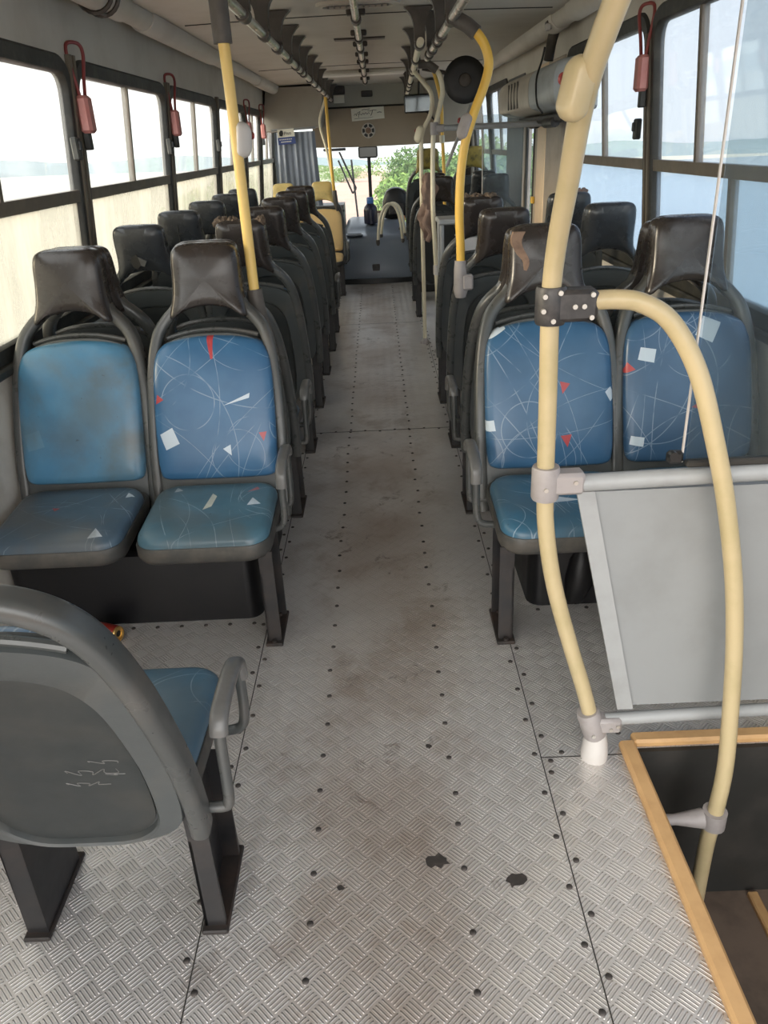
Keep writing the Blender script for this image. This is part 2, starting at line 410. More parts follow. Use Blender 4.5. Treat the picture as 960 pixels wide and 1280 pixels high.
# ------------------------------------------------------------------ seats
BACK = [(.28,-.005),(.30,0),(.45,.036),(.55,.066),(.65,.102),(.75,.14),(.85,.178),(.95,.216),(1.04,.246),(1.12,.266),(1.2,.280),(1.3,.292)]
def bk(z): return interp(BACK, z)
def out_loop(ctrl, n=5): return [(p.x, p.y) for p in cr([(a, b, 0) for a, b in ctrl], n, True)]
def sym(half): # half outline from bottom centre to top centre (x>=0) -> closed loop
    return half + [(-x, z) for x, z in reversed(half) if abs(x) > 1e-6]
def dome(name, loop, centre, steps, f, m):
    """stack of inset loops; steps (scale, height); f maps (x, z, h) to a point"""
    b = MB(); rs = []
    for s_, h in steps:
        rs.append([f(centre[0] + (x-centre[0])*s_, centre[1] + (z-centre[1])*s_, h) for x, z in loop])
    b.rings(rs, True)
    return b.build(name, m, smooth=50, mesh_only=True)
_me = {}
def seat_meshes():
    # back cushion
    half = [(0,.452),(.12,.453),(.185,.458),(.203,.49),(.207,.60),(.206,.72),(.203,.80),(.192,.858),(.165,.893),(.11,.909),(.05,.916),(0,.918)]
    loop = out_loop(sym(half), 4)
    f = lambda x, z, h: (x, bk(z) - .052 - h, z)
    st = [(1,-.02),(1,.006),(.985,.018),(.95,.027),(.86,.034),(.72,.037),(.58,.038),(.42,.038),(.25,.037),(.04,.036)]
    _me['backcush'] = dome('backrest_cushion', loop, (0,.69), st, f, None)
    # back shell with recess
    half = [(0,.285),(.09,.288),(.155,.312),(.19,.345),(.205,.40),(.211,.55),(.209,.70),(.203,.80),(.188,.865),(.15,.900),(.08,.920),(0,.924)]
    loop = out_loop(sym(half), 4)
    f = lambda x, z, h: (x, bk(z) + h, z)
    half2 = [(0,.292),(.08,.296),(.125,.322),(.150,.362),(.158,.42),(.162,.55),(.158,.67),(.150,.745),(.132,.795),(.105,.825),(.06,.842),(0,.846)]
    loop2 = out_loop(sym(half2), 4)
    b = MB(); C0 = (0, .60)
    sc = lambda lp, k: [(C0[0]+(x-C0[0])*k, C0[1]+(z-C0[1])*k) for x, z in lp]
    mp = lambda lp, h: [f(x, z, h) for x, z in lp]
    b.rings([mp(sc(loop,.05),-.05), mp(sc(loop,.9),-.05), mp(loop,-.046), mp(loop,-.010), mp(sc(loop,.99),0), mp(sc(loop2,1.02),.002), mp(loop2,-.002), mp(sc(loop2,.985),-.016)] + [mp(sc(loop2,q),-.016) for q in (.85,.7,.55,.4,.25,.05)])
    _me['shell'] = b.build('back_shell', None, smooth=40, mesh_only=True)
    # ridge moulding under the shell slot
    path = [(x, bk(.932-.35*x*x)-.02, .932-1.0*x*x) for x in [i*.0175 for i in range(-9, 10)]]
    # recessed centre panel plate
    _me['panel'] = dome('back_panel', sc(loop2, .965), C0, [(1,-.02),(1,-.0095),(.97,-.0075)] + [(q,-.0075) for q in (.85,.7,.55,.4,.25,.05)], f, None)
    # hoop: rises into the headrest, or closes as a plain arch where the seat has none
    arch = [(.217,.30),(.221,.38),(.222,.50),(.220,.62),(.215,.74),(.207,.82),(.196,.882),(.178,.934),(.148,.973)]
    for key, hp in (('hoop', arch + [(.120,1.000),(.098,1.03),(.06,1.048),(.0,1.052)]), ('hoop_plain', arch + [(.105,.998),(.055,1.007),(.0,1.011)])):
        pts = []
        for x, z in hp: pts.append((x, bk(z)-.026, z))
        for x, z in reversed(hp[:-1]): pts.append((-x, bk(z)-.026, z))
        P = cr(pts, 4)
        b = MB(); rs = []
        for i, p in enumerate(P):
            a, c = P[max(0,i-1)], P[min(len(P)-1,i+1)]; T = (c-a).normalized()
            w = Vector((T.z, 0, -T.x)); w.normalize(); d = T.cross(w); d.normalize()
            if w.x*p.x + w.z*(p.z-.6) < 0: w = -w
            if d.y < 0: d = -d
            rs.append([p + w*q[0] + d*q[1] for q in rrect(.038, .058, .015, 4)])
        b.rings(rs, True); _me[key] = b.build('frame_hoop', None, smooth=60, mesh_only=True)
    # slim rib bridging hoop and shell above the cushion
    b = MB(); b.tube(path, .0085, 8); _me['rib'] = b.build('back_rib', None, mesh_only=True)
    # headrest
    half = [(0,1.016),(.05,1.010),(.09,.997),(.121,.976),(.132,.982),(.127,1.010),(.118,1.05),(.114,1.10),(.112,1.165),(.104,1.20),(.08,1.214),(.04,1.217),(0,1.217)]
    loop = out_loop(sym(half), 4)
    f = lambda x, z, h: (x*(1-.12*max(0,h+.0)/.05), bk(z) - .03 - h - (.012 if z > 1.03 else -.004)*1, z)
    f = lambda x, z, h: (x, bk(z) - .036 - h + .12*x*x*0, z)
    st = [(.06,-.062),(.6,-.060),(.88,-.054),(.97,-.040),(1,-.02),(1,.012),(.985,.03),(.95,.042),(.86,.050),(.6,.054),(.06,.055)]
    _me['head'] = dome('headrest', loop, (0,1.105), st, f, None)
    # seat pan and cushion
    def plan(hw, y0, y1, r):
        return rrect(hw*2, y1-y0, r, 7, 0, (y0+y1)/2)
    lp = plan(.213, -.425, .0, .075)
    tz = lambda y: .058*(y+.42)
    f = lambda x, y, h: (x, y, h + tz(y))
    _me['pan'] = dome('seat_pan', lp, (0,-.21), [(.05,.322),(.9,.322),(.97,.330),(1,.345),(1,.376),(.985,.384),(.9,.384),(.05,.384)], f, None)
    lp = plan(.206, -.419, -.035, .07)
    f = lambda x, y, h: (x, y, h + tz(y) - .010*max(0, (-.30-y)/.12)**2)
    _me['seatcush'] = dome('seat_cushion', lp, (0,-.225), [(1,.378),(1.0,.392),(.988,.405),(.955,.415),(.87,.422),(.6,.424),(.05,.422)], f, None)
seat_meshes()
def leg_mesh(y0, y1):
    b = MB()
    yb0, yb1 = y0+.02, y1-.015
    # folded channel: outer web and two flanges
    for (xa, xb, ya, yb_) in ((-.022,-.016,yb0,yb1),(-.022,.022,yb1-.012,yb1),(-.022,.022,yb0,yb0+.012)):
        vs = []
        for z, t in ((.012,0),(.345,.012)):
            vs += [(xa,ya+t,z),(xb,ya+t,z),(xb,yb_-t*.3,z),(xa,yb_-t*.3,z)]
        b.add(vs, [(0,1,2,3),(4,5,6,7),(0,1,5,4),(1,2,6,5),(2,3,7,6),(3,0,4,7)])
    me = b.build('leg', M['leg'], smooth=30, mesh_only=True)
    b = MB(); b.box((0,(y0+y1)/2,.006), (.056,y1-y0,.012), .003)
    b.cyl((.0,y0+.012,.012),(.0,y0+.012,.02),.008,8); b.cyl((.0,y1-.03,.012),(.0,y1-.03,.02),.008,8)
    return me, b.build('foot_plate', M['foot'], smooth=30, mesh_only=True)
LEGR = leg_mesh(-.225, .0); LEGF = leg_mesh(-.42, -.215)
def arm_mesh():
    b = MB()
    p = [(.20,-.035,.345),(.25,-.035,.345),(.262,-.035,.36),(.265,-.034,.42),(.266,-.034,.52),(.267,-.05,.555),(.267,-.10,.565),(.267,-.19,.562),(.267,-.235,.54),(.267,-.245,.49),(.265,-.245,.40),(.25,-.245,.36),(.20,-.245,.35)]
    b.tube(cr(p, 5), .0115, 10); tube = b.build('armrest', M['hoop'], smooth=60, mesh_only=True)
    b = MB()
    p = cr([(.266,-.032,.535),(.267,-.037,.552),(.267,-.055,.566),(.267,-.11,.571),(.267,-.19,.567),(.267,-.238,.545),(.267,-.248,.50)], 5)
    rs = []
    for i, q in enumerate(p):
        T = (p[min(i+1,len(p)-1)] - p[max(i-1,0)]).normalized(); u = Vector((1,0,0)); w = T.cross(u).normalized()
        rs.append([q + u*c[0] + w*c[1] for c in rrect(.036,.026,.0115,3)])
    b.rings(rs); grip = b.build('grip', M['grip'], smooth=60, mesh_only=True)
    return tube, grip
ARM = arm_mesh()
_mv = {}
def withmat(key, m):
    kk = (key, m.name)
    if kk not in _mv:
        me = _me[key].copy(); me.materials.clear(); me.materials.append(m); _mv[kk] = me
    return _mv[kk]
def seat(x, y, facing, label, aisle=1, legs='rear', arm=False, back='b_gen', cush='s_gen', head='head', zoff=0, group=None, hscale=1.0, torn=None, shell='shell', wscale=1.0, armdx=0.0):
    """facing 'rear' looks towards the back of the bus, 'front' towards the driver. y = back foot of the shell."""
    rz = 0 if facing == 'rear' else PI
    s = thing('bus_seat', label, 'seat', (x, y, zoff), rz, group)
    s.scale = (wscale, 1, hscale)
    loc_aisle = aisle if facing == 'rear' else -aisle      # aisle side in seat coordinates
    link('frame_hoop', withmat('hoop' if head else 'hoop_plain', M['hoop']), s)
    link('back_shell', withmat('shell', M[shell]), s)
    link('back_panel', withmat('panel', M['shellback'] if shell == 'shell' else M[shell]), s)
    link('back_rib', withmat('rib', M['hoop']), s)
    link('backrest_cushion', withmat('backcush', M[back]), s)
    h = link('headrest', withmat('head', M[head]), s) if head else None
    link('seat_pan', withmat('pan', M['pan']), s)
    link('seat_cushion', withmat('seatcush', M[cush]), s)
    L = LEGF if legs == 'front' else LEGR
    if legs in ('rear', 'front', 'two'):
        for sg in ((1, -1) if legs == 'two' else (1,)):
            l = link('leg', L[0], s, (loc_aisle*sg*.19, 0, 0))
            if loc_aisle*sg < 0: l.scale = (-1, 1, 1)
            link('foot_plate', L[1], l)
    if legs == 'wall':
        b = MB(); b.box((-loc_aisle*.19,-.21,.30),(.13,.06,.045),.006); b.box((-loc_aisle*.25,-.21,.24),(.012,.09,.16),.003)
        b.build('wall_bracket', M['leg'], s)
    if arm:
        a = link('armrest', ARM[0], s); a.scale = (loc_aisle, 1, 1); a.location.x = loc_aisle*armdx
        link('grip', ARM[1], a)
    if torn: torn(h, s)
    return s
def lump(name, c, r, m, parent, sd=1, sq=(1,1,1), n=14):
    rnd = random.Random(sd); b = MB(); rs = []
    ph = [rnd.uniform(0, 6) for _ in range(6)]
    for i in range(1, n):
        t = PI*i/n; ring = []
        for j in range(n*2):
            p = 2*PI*j/(n*2)
            k = r*(1 + .18*math.sin(3*p+ph[0]) * math.sin(2*t+ph[1]) + .14*math.sin(5*p+ph[2]+3*t) + .10*math.sin(9*p+ph[3]-5*t))
            ring.append((c[0]+k*sq[0]*math.sin(t)*math.cos(p), c[1]+k*sq[1]*math.sin(t)*math.sin(p), c[2]+k*sq[2]*math.cos(t)))
        rs.append(ring)
    b.rings(rs); return b.build(name, m, parent, smooth=40)
def torn_top(xs, m='foam'):
    def f(h, s):
        for i, (x, w) in enumerate(xs):
            lump('draped_cloth' if m == 'jacket' else 'torn_foam', (x, bk(1.205)-.045+.01*i, 1.208), .03, M[m], h, int(abs(x)*1000)+i, (w, 1.0, .75))
    return f
def torn_flap(side):
    def f(h, s):
        b = MB(); rs = []
        for i in range(12):
            t = i/11; z = 1.20 - .12*t; wv = .012*math.sin(6*t)
            y0 = bk(z) - .085
            wd = .030*(1-t)**.6+.008
            rs.append([(side*(.070+wv) , y0-.012, z),(side*(.070+wv)+side*wd, y0-.02+.012*t, z+.006*math.sin(9*t)),(side*(.070+wv)+side*wd, y0+.01, z),(side*(.070+wv), y0+.012, z)])
        b.rings(rs); b.build('torn_flap', M['tear'], h, smooth=50)
    return f
def torn_hole(h, s):
    b = MB(); y = bk(1.05)+.029
    pts = [(-.004,1.095),(.018,1.085),(.028,1.065),(.02,1.04),(.004,1.03),(-.014,1.046),(-.02,1.07)]
    b.rings([[(x+.02, bk(z)+.018, z) for x, z in pts], [(x+.02, bk(z)+.0300, z) for x, z in pts]])
    b.build('hole_edge', M['joint'], h, smooth=0)
    b = MB(); pts = [(-.01,1.085),(-.045,1.065),(-.03,1.04),(-.016,1.045)]
    b.rings([[(x+.02, bk(z)+.02, z) for x, z in pts], [(x+.02, bk(z)+.0330, z) for x, z in pts]])
    b.build('torn_flap', M['grip'], h, smooth=0)

XLA, XLW, XRA, XRW = -.610, -1.065, .560, 1.030
GL, GR = 'seats on the curtain side of the aisle', 'seats on the stairwell side of the aisle'
# near seat seen from behind
near = seat(-.620, 1.082, 'front', 'grey-backed seat standing alone ahead of the facing pair, seen from behind, scratched panel', 1, 'two', True, 'b_gen', 's_gen', None, group=GL, hscale=.968, armdx=.015)
for c_ in near.children:
    if c_.name.startswith('leg'): c_.location.x -= .018
    if c_.name.startswith('back_panel'):
        for x0, z0, L_, am, n_ in ((.08,.575,.06,.006,5),(.03,.54,.10,.010,9),(.02,.50,.075,.007,8),(.10,.53,.03,.003,4)):
            b = MB(); b.tube(cr([(-x0-.0-L_*i/n_+(.012 if i % 2 else 0), bk(z0+am*math.sin(2.3*i))-.0072, z0+am*math.sin(2.3*i)) for i in range(n_+1)], 4), .0009, 5)
            b.build('scratch_mark', M['grip'], c_)
# rear-facing blue pairs
seat(-.600, 2.535, 'rear', 'blue aisle seat facing back with a red tick on top of its backrest', 1, 'front', True, 'b_L1a', 's_L1a', 'head', group=GL, wscale=1.02, armdx=-.022)
seat(-1.075, 2.545, 'rear', 'faded sky-blue window seat facing back, stained and without flake print', 1, None, False, 'b_L1w', 's_L1w', 'head', group=GL, wscale=1.04)
seat(.560, 2.49, 'rear', 'blue aisle seat facing back behind the cream pole, headrest torn at its edge', -1, 'front', True, 'b_R1a', 's_R1', 'head', group=GR, torn=torn_flap(-1), wscale=1.06, hscale=1.01)
seat(1.035, 2.49, 'rear', 'blue window seat facing back, seen partly through the clear partition', -1, None, False, 'b_R1w', 's_R1', 'head', group=GR, wscale=1.06, hscale=1.015)
# forward rows, curtain side
LROW = [3.09, 3.88, 4.66, 5.42, 6.12, 6.80]
lab_a = ['aisle seat back to back with the blue red-ticked seat, curtain side',
         'aisle seat with torn foam on its headrest, beside the long yellow pole',
         'aisle seat with frayed headrest corner, next ahead of the torn one by the yellow pole',
         'aisle seat second ahead of the torn-headrest seat by the yellow pole',
         'aisle seat with armrest, second behind the cream-yellow seat, curtain side',
         'aisle seat directly behind the cream-yellow aisle seat']
lab_w = ['window seat back to back with the faded sky-blue seat',
         'window seat with a hole torn in its grey headrest',
         'window seat with a cross-shaped crack mark, next ahead of the holed headrest',
         'grey window seat second ahead of the holed headrest',
         'window seat partly behind the long yellow pole, third ahead of the holed headrest',
         'dark window seat just behind the cream-yellow window seat']
def crack(h, s):
    b = MB()
    for (x0, z0, x1, z1) in ((.0,1.15,.004,1.06),(-.02,1.105,.025,1.10)):
        b.tube([(x0, bk(z0)+.026, z0), (x1, bk(z1)+.026, z1)], .0035, 6)
    b.build('crack_mark', M['black'], h)
for i, y in enumerate(LROW):
    seat(XLA + (.01 if i > 3 else 0), y, 'front', lab_a[i], 1, 'rear', i in (0, 4), head='head', group=GL,
         torn={1: torn_top([(.085,1.1),(.03,.8),(-.095,.7)]), 2: torn_top([(.10,.8)])}.get(i))
    seat(XLW + (.01 if i > 3 else 0), y, 'front', lab_w[i], 1, None if i == 0 else 'rear', False, head='headgrey' if i else 'head', group=GL,
         torn={1: torn_hole, 2: crack}.get(i))
# cream-yellow pair at the front, facing back
for x, l, ar in ((-.600, 'cream-yellow aisle seat facing back, in front of the curtain', True), (-1.03, 'cream-yellow window seat facing back, in front of the curtain', False)):
    seat(x, 9.02, 'rear', l, 1, 'front', ar, 'yelback', 'yelback', 'headyel', group=GL, hscale=.93)
# stairwell side forward rows
RROW = [3.05, 3.86, 4.64]
lab_a = ['aisle seat back to back with the torn blue seat, its brown headrest peeking past',
         'aisle seat carrying the bent yellow pole on its frame',
         'aisle seat with torn fuzzy headrest top, beside the fare counter']
lab_w = ['window seat back to back with the blue seat behind the partition',
         'window seat with clean grey headrest beside the wide window, door side',
         'window seat with a dark cloth draped on top of its headrest']
for i, y in enumerate(RROW):
    seat(XRA - (.01 if i == 0 else 0), y, 'front', lab_a[i], -1, 'rear', i == 0, head='head', group=GR,
         torn={2: torn_top([(.09,1.2),(.03,1.1),(-.04,1.2)])}.get(i))
    seat(XRW - .005, y, 'front', lab_w[i], -1, None if i == 0 else 'rear', False, head='headgrey' if i else 'head', group=GR,
         torn={2: torn_top([(-.06,1.2)], 'jacket')}.get(i))
RFRONT = [7.30, 8.10]
lab_a = ['aisle seat just past the fare counter, behind the hanging brown jacket', 'aisle seat between the brown jacket and the raised yellow-topped seat']
lab_w = ['window seat seen through the clear door screen', 'window seat just past the clear door screen, behind the raised pair']
for i, y in enumerate(RFRONT):
    seat(.545, y, 'front', lab_a[i], -1, 'rear', False, group=GR)
    seat(1.015, y, 'front', lab_w[i], -1, 'rear', False, group=GR, head='headgrey')
for x, l in ((.555, 'raised front aisle seat with olive-yellow headrest beside the engine cover'), (1.03, 'raised front window seat with stained olive-yellow headrest')):
    seat(x, 9.10, 'front', l, -1, 'rear', False, group=GR, head='headolive', zoff=.20)

# ------------------------------------------------------------------ room shell
XW = 1.34
def wx(z): return XW - (.084*(z-.85) if z > .85 else 0)
ZC = 2.13
Y0, Y1 = -.5, 10.9
def floor_build():
    b = MB()
    xs = [-1.34, -.9, -.445, 0, .37, .604, 1.34]; ys = [Y0, .9, 1.58, 4, 8, 11.6]
    for i in range(len(xs)-1):
        for j in range(len(ys)-1):
            if xs[i] >= .6 and ys[j+1] <= 1.59: continue
            b.box(((xs[i]+xs[i+1])/2, (ys[j]+ys[j+1])/2, -.02), (xs[i+1]-xs[i], ys[j+1]-ys[j], .04))
    f = struct(b.build('floor', M['floor'], smooth=0))
    b = MB()
    for x, y0, y1 in ((-.445, Y0, 11.0), (.372, Y0, 11.0)): b.box((x, (y0+y1)/2, .0006), (.0025, y1-y0, .0012))
    b.box((-.04, 4.2, .0006), (.82, .0035, .0012)); b.box((.49, 1.558, .0006), (.24, .0025, .0012)); b.box((-.04, 7.1, .0006), (.82, .003, .0012))
    b.build('plate_seam', M['joint'], f, smooth=0)
    # rivets
    rv = MB(); rv.lathe([(.0074,0),(.0074,.0015),(.005,.0035),(.001,.004)], n=10)
    me = rv.build('rivet', M['rivet'], mesh_only=True)
    pos = []
    y = .60
    while y < 9.2:
        pos.append((-.211+random.uniform(-.004,.004), y)); pos.append((.13+random.uniform(-.004,.004), y-.02+random.uniform(-.02,.02)))
        y += .125
    y = .62; k = 0
    while y < 9.2:
        pos.append((-.445 + (.014 if k % 2 else -.016), y)); pos.append((.372 + (.016 if k % 2 else -.015), y)); y += .068; k += 1
    for i in range(6): pos.append((-.92+.085*i, 2.262)); pos.append((.50+.085*i, 2.27))
    for i in range(9): pos.append((-.38+.085*i, 4.19+.015*(i % 2)))
    pos += [(.43,1.575),(.395,1.545),(.60,1.64),(.78,1.62)]
    pos.sort(key=lambda p: p[1])
    for p in pos[:100]: link('rivet', me, f, (p[0], p[1], 0))
    b = MB()
    for p in pos[100:]: b.lathe([(.0074,0),(.0074,.0015),(.005,.0035),(.001,.004)], (p[0], p[1], 0), n=8)
    o = b.build('rivets', M['rivet'], f); o['kind'] = 'stuff'
    # paint chips
    for cx, cy, s, sd in ((.072,1.245,.028,3),(.243,1.185,.026,5),(-.15,1.185,.009,6),(.075,1.62,.012,8)):
        r = random.Random(sd); b = MB()
        lo = [(cx + s*(.6+.6*r.random())*math.cos(a*2*PI/14), cy + s*.8*(.5+.7*r.random())*math.sin(a*2*PI/14)) for a in range(14)]
        b.rings([[(x, y, .0002) for x, y in lo], [(x, y, .0009) for x, y in lo]]); b.build('scuff_mark', M['rivet'], f, smooth=0)
    return f
FLOOR = floor_build()

def wall_piece(b, side, y0, y1, z0, z1):
    """plain slab from z0 to z1 following the lean"""
    zs = [z0] + ([.85] if z0 < .85 < z1 else []) + [z1]
    for a, c in zip(zs, zs[1:]):
        vs = []
        for z in (a, c):
            for y in (y0, y1):
                for t in (0, .04): vs.append((side*(wx(z)+t), y, z))
        b.add(vs, [(0,1,3,2),(4,6,7,5),(0,4,5,1),(2,3,7,6),(0,2,6,4),(1,5,7,3)])
def wall_hole(b, side, y0, y1, z0, z1, hy0, hy1, hz0, hz1, r=.11):
    cy, cz = (hy0+hy1)/2, (hz0+hz1)/2
    loop = rrect(hy1-hy0, hz1-hz0, r, 6, cy, cz)
    outer = []
    for (y, z) in loop:
        dy, dz = y-cy, z-cz
        ky = ((y1-cy) if dy > 0 else (y0-cy))/dy if abs(dy) > 1e-6 else 1e9
        kz = ((z1-cz) if dz > 0 else (z0-cz))/dz if abs(dz) > 1e-6 else 1e9
        k = min(ky, kz); outer.append((cy+dy*k, cz+dz*k))
    # snap the nearest sample to each corner
    for ccy, ccz in ((y0,z0),(y0,z1),(y1,z0),(y1,z1)):
        i = min(range(len(outer)), key=lambda q: (outer[q][0]-ccy)**2+(outer[q][1]-ccz)**2); outer[i] = (ccy, ccz)
    P = lambda l, t: [(side*(wx(z)+t), y, z) for y, z in l]
    b.rings([P(outer,.04), P(outer,0), P(loop,0), P(loop,.04), P(outer,.04)], cap=False)
ZW0 = .885
ZTOP = {-1: 1.835, 1: 1.935}
nwin = [0]
def window(side, y0, y1, bar=.5, lower=True, bar2=None):
    ZW1 = ZTOP[side]
    nwin[0] += 1
    w = bpy.data.objects.new('window_%d' % nwin[0], None); COL.objects.link(w); struct(w)
    w.location = (side*1.3, (y0+y1)/2, ZW0)
    off = Vector(w.location)
    def L(y, z, t=0): return Vector((side*(wx(z)+t), y, z)) - off
    loop = rrect(y1-y0, ZW1-ZW0, .10, 6, (y0+y1)/2, (ZW0+ZW1)/2)
    b = MB(); rs = []; n = len(loop); cy, cz = (y0+y1)/2, (ZW0+ZW1)/2
    for i, (y, z) in enumerate(loop):
        ya, za = loop[i-1]; yb, zb = loop[(i+1) % n]
        ty, tz_ = yb-ya, zb-za; l = math.hypot(ty, tz_); ny, nz = tz_/l, -ty/l
        rs.append([L(y + ny*q, z + nz*q, t) for q, t in ((-.026,-.006),(-.02,-.014),(.030,-.014),(.040,-.004),(.040,.03),(-.026,.03))])
    rs.append(rs[0]); b.rings(rs, cap=False); b.build('window_frame', M['rubber'], w, smooth=40)
    zr = 1.345
    b = MB()
    vs = [L(y, z, t) for z in (zr-.024, zr+.024) for y in (y0+.015, y1-.015) for t in (-.008, .03)]
    b.add(vs, [(0,1,3,2),(4,6,7,5),(0,4,5,1),(2,3,7,6),(0,2,6,4),(1,5,7,3)]); b.build('transom_bar', M['railbar'], w, smooth=0)
    def slab(name, ya, yb, za, zb, t, m, th=.005):
        b = MB(); vs = [L(y, z, q) for z in (za, zb) for y in (ya, yb) for q in (t, t+th)]
        b.add(vs, [(0,1,3,2),(4,6,7,5),(0,4,5,1),(2,3,7,6),(0,2,6,4),(1,5,7,3)]); return b.build(name, m, w, smooth=0)
    yb_ = y0 + (y1-y0)*bar
    slab('sliding_pane', y0+.01, yb_+.02, zr+.02, ZW1-.004, .004, M['glass'])
    slab('sliding_pane', yb_-.02, y1-.01, zr+.02, ZW1-.004, .014, M['glass'])
    slab('meeting_bar', yb_-.016, yb_+.004, zr+.02, ZW1-.01, -.004, M['railbar'], .03)
    slab('gasket', yb_+.004, yb_+.014, zr+.02, ZW1-.01, -.002, M['black'], .024)
    slab('lower_pane', y0+.01, y1-.01, ZW0+.004, zr-.02, .010, M['glassdirty' if side < 0 else 'glassmid'])
    if bar2: slab('mullion', bar2-.015, bar2+.015, ZW0, zr-.02, -.004, M['railbar'], .03)
    return w
LB = [Y0, .40, 2.05, 3.70, 5.35, 7.0, 8.5, 9.65, Y1]
b = MB(); wall_piece(b, -1, Y0, Y1, -.04, .80); wl = struct(b.build('wall_left', M['lower'], smooth=0))
b = MB(); wall_piece(b, -1, Y0, Y1, 1.95, 2.2)
for y0, y1 in zip(LB, LB[1:]): wall_hole(b, -1, y0, y1, .80, 1.95, y0+.045, y1-.045, ZW0, ZTOP[-1])
b.build('upper_panel', M['wallpaint'], wl, smooth=0)
for y0, y1 in zip(LB, LB[1:]): window(-1, y0+.045, y1-.045)
RB = [Y0, .75, 2.35, 3.97, 5.62]
b = MB(); wall_piece(b, 1, 1.58, 5.62, -.04, .80); wall_piece(b, 1, 7.95, Y1, -.04, .80); wr = struct(b.build('wall_right', M['lower'], smooth=0))
b = MB(); wall_piece(b, 1, Y0, Y1, 2.0, 2.2)
for y0, y1 in zip(RB, RB[1:]):
    if y1 > 1: wall_hole(b, 1, y0, y1, .80, 2.0, y0+.045, y1-.045, ZW0, ZTOP[1])
for y0, y1 in ((7.95,9.4),(9.4,Y1)): wall_hole(b, 1, y0, y1, .80, 2.0, y0+.045, y1-.045, ZW0, ZTOP[1])
wall_piece(b, 1, 5.62, 7.95, 1.93, 2.0); b.build('upper_panel', M['wallpaint'], wr, smooth=0)
window(1, .795, 2.305); window(1, 2.395, 3.925, .66, bar2=3.05); window(1, 4.015, 5.575, .5)
window(1, 7.995, 9.355); window(1, 9.445, 10.85)
# window sill caps and pillar strips
tn = [0]
def trim(bld, m, smooth=35):
    tn[0] += 1; return struct(bld.build('trim_%d' % tn[0], m, smooth=smooth))
for sd, ya, yb in ((-1, Y0, Y1), (1, 1.6, 5.6)):
    b = MB(); b.box((sd*(XW-.012), (ya+yb)/2, .835), (.05, yb-ya, .035), .008); trim(b, M['rubber'])
for sd, ys in ((-1, LB[2:-1]), (1, [2.35, 3.97])):
    for y in ys:
        b = MB()
        for dy, m_ in ((-.022, 0), (.022, 0)):
            vs = []
            for z in (.87, 1.88):
                for yy in (y+dy-.012, y+dy+.012):
                    for t in (-.022, .0): vs.append((sd*(wx(z)+t), yy, z))
            b.add(vs, [(0,1,3,2),(4,6,7,5),(0,4,5,1),(2,3,7,6),(0,2,6,4),(1,5,7,3)])
        trim(b, M['railbar'], 0)
# ceiling
b = MB(); rs = []
for y in (Y0, 3, 7, Y1):
    rs.append([(x, y, ZC - .02*(x/1.2)**2) for x in [i*.2-1.2 for i in range(13)]] + [(x, y, ZC+.06) for x in [1.2-i*.2 for i in range(13)]])
b.rings(rs); ce = struct(b.build('ceiling', M['ceil'], smooth=30))
for y in (2.2, 4.93, 7.9):
    b = MB(); rs = []
    for yy in (y-.006, y+.006):
        rs.append([(x, yy, ZC - .02*(x/1.2)**2 - .0035) for x in [i*.2-1.0 for i in range(11)]] + [(x, yy, ZC - .02*(x/1.2)**2 + .002) for x in [1.0-i*.2 for i in range(11)]])
    b.rings(rs); b.build('panel_joint', M['joint'], ce, smooth=0)
# cove ducts along both ceiling edges
for sd, cuts in ((-1, [Y0, 4.45, 6.6, 8.5, 10.8]), (1, [Y0, 5.2, 7.6, 9.4, 10.8])):
    b = MB(); b.tube([(sd*1.115, Y0, 2.105), (sd*1.115, 10.8, 2.105)], .058, 20)
    b.box((sd*1.19, (Y0+Y1)/2, 2.125), (.16, Y1-Y0, .04))
    c = struct(b.build('trim_cove_driver_side' if sd < 0 else 'trim_cove_door_side', M['wallpaint']))
    for ya, yb in zip(cuts, cuts[1:]):
        if ya == Y0 or (yb-ya) > 2:
            b = MB(); b.tube([(sd*1.115, ya+.02, 2.105), (sd*1.115, ya+.03, 2.105), (sd*1.115, yb-.36, 2.105), (sd*1.115, yb-.33, 2.105)], [.062,.069,.069,.062], 20)
            b.build('duct_section', M['wallpaint'], c)
# ring clip on the near cove (open bracket with a strap)
b = MB()
t = [(-1.115+.075*math.cos(a), 3.75, 2.105+.075*math.sin(a)) for a in [PI*1.0+PI*1.1*i/12 for i in range(13)]]
b.tube(t, .010, 8); t2 = [(p[0], p[1]+.09, p[2]) for p in t]; b.tube(t2, .010, 8)
for i in (1, 6, 11): b.tube([t[i], t2[i]], .008, 8)
tag(b.build('cove_clip', M['bracket']), 'dark open ring clip clasped around the cove above the first windows', 'clip')
# roof vent grille
v = thing('ceiling_vent', 'oval slatted vent grille in the ceiling beside the centre conduit', 'vent', (-.05, 4.55, ZC))
b = MB(); lo = rrect(.42, .17, .08, 6)
for s0, s1, z0, z1 in ((1,.82,-.001,-.016),):
    b.rings([[(x, y, .0) for x, y in lo], [(x, y, -.014) for x, y in lo], [(x*.84, y*.74, -.018) for x, y in lo], [(x*.84, y*.74, -.004) for x, y in lo]], cap=False)
b.build('frame', M['ceil'], v)
b = MB(); b.rings([[(x*.86, y*.76, -.005) for x, y in lo], [(x*.86, y*.76, -.002) for x, y in lo]]); b.build('backing', M['black'], v, smooth=0)
for i in range(11):
    b = MB(); b.box((-.15+.03*i, 0, -.010), (.008, .11, .010)); b.build('slat', M['bracket'], v, smooth=0)
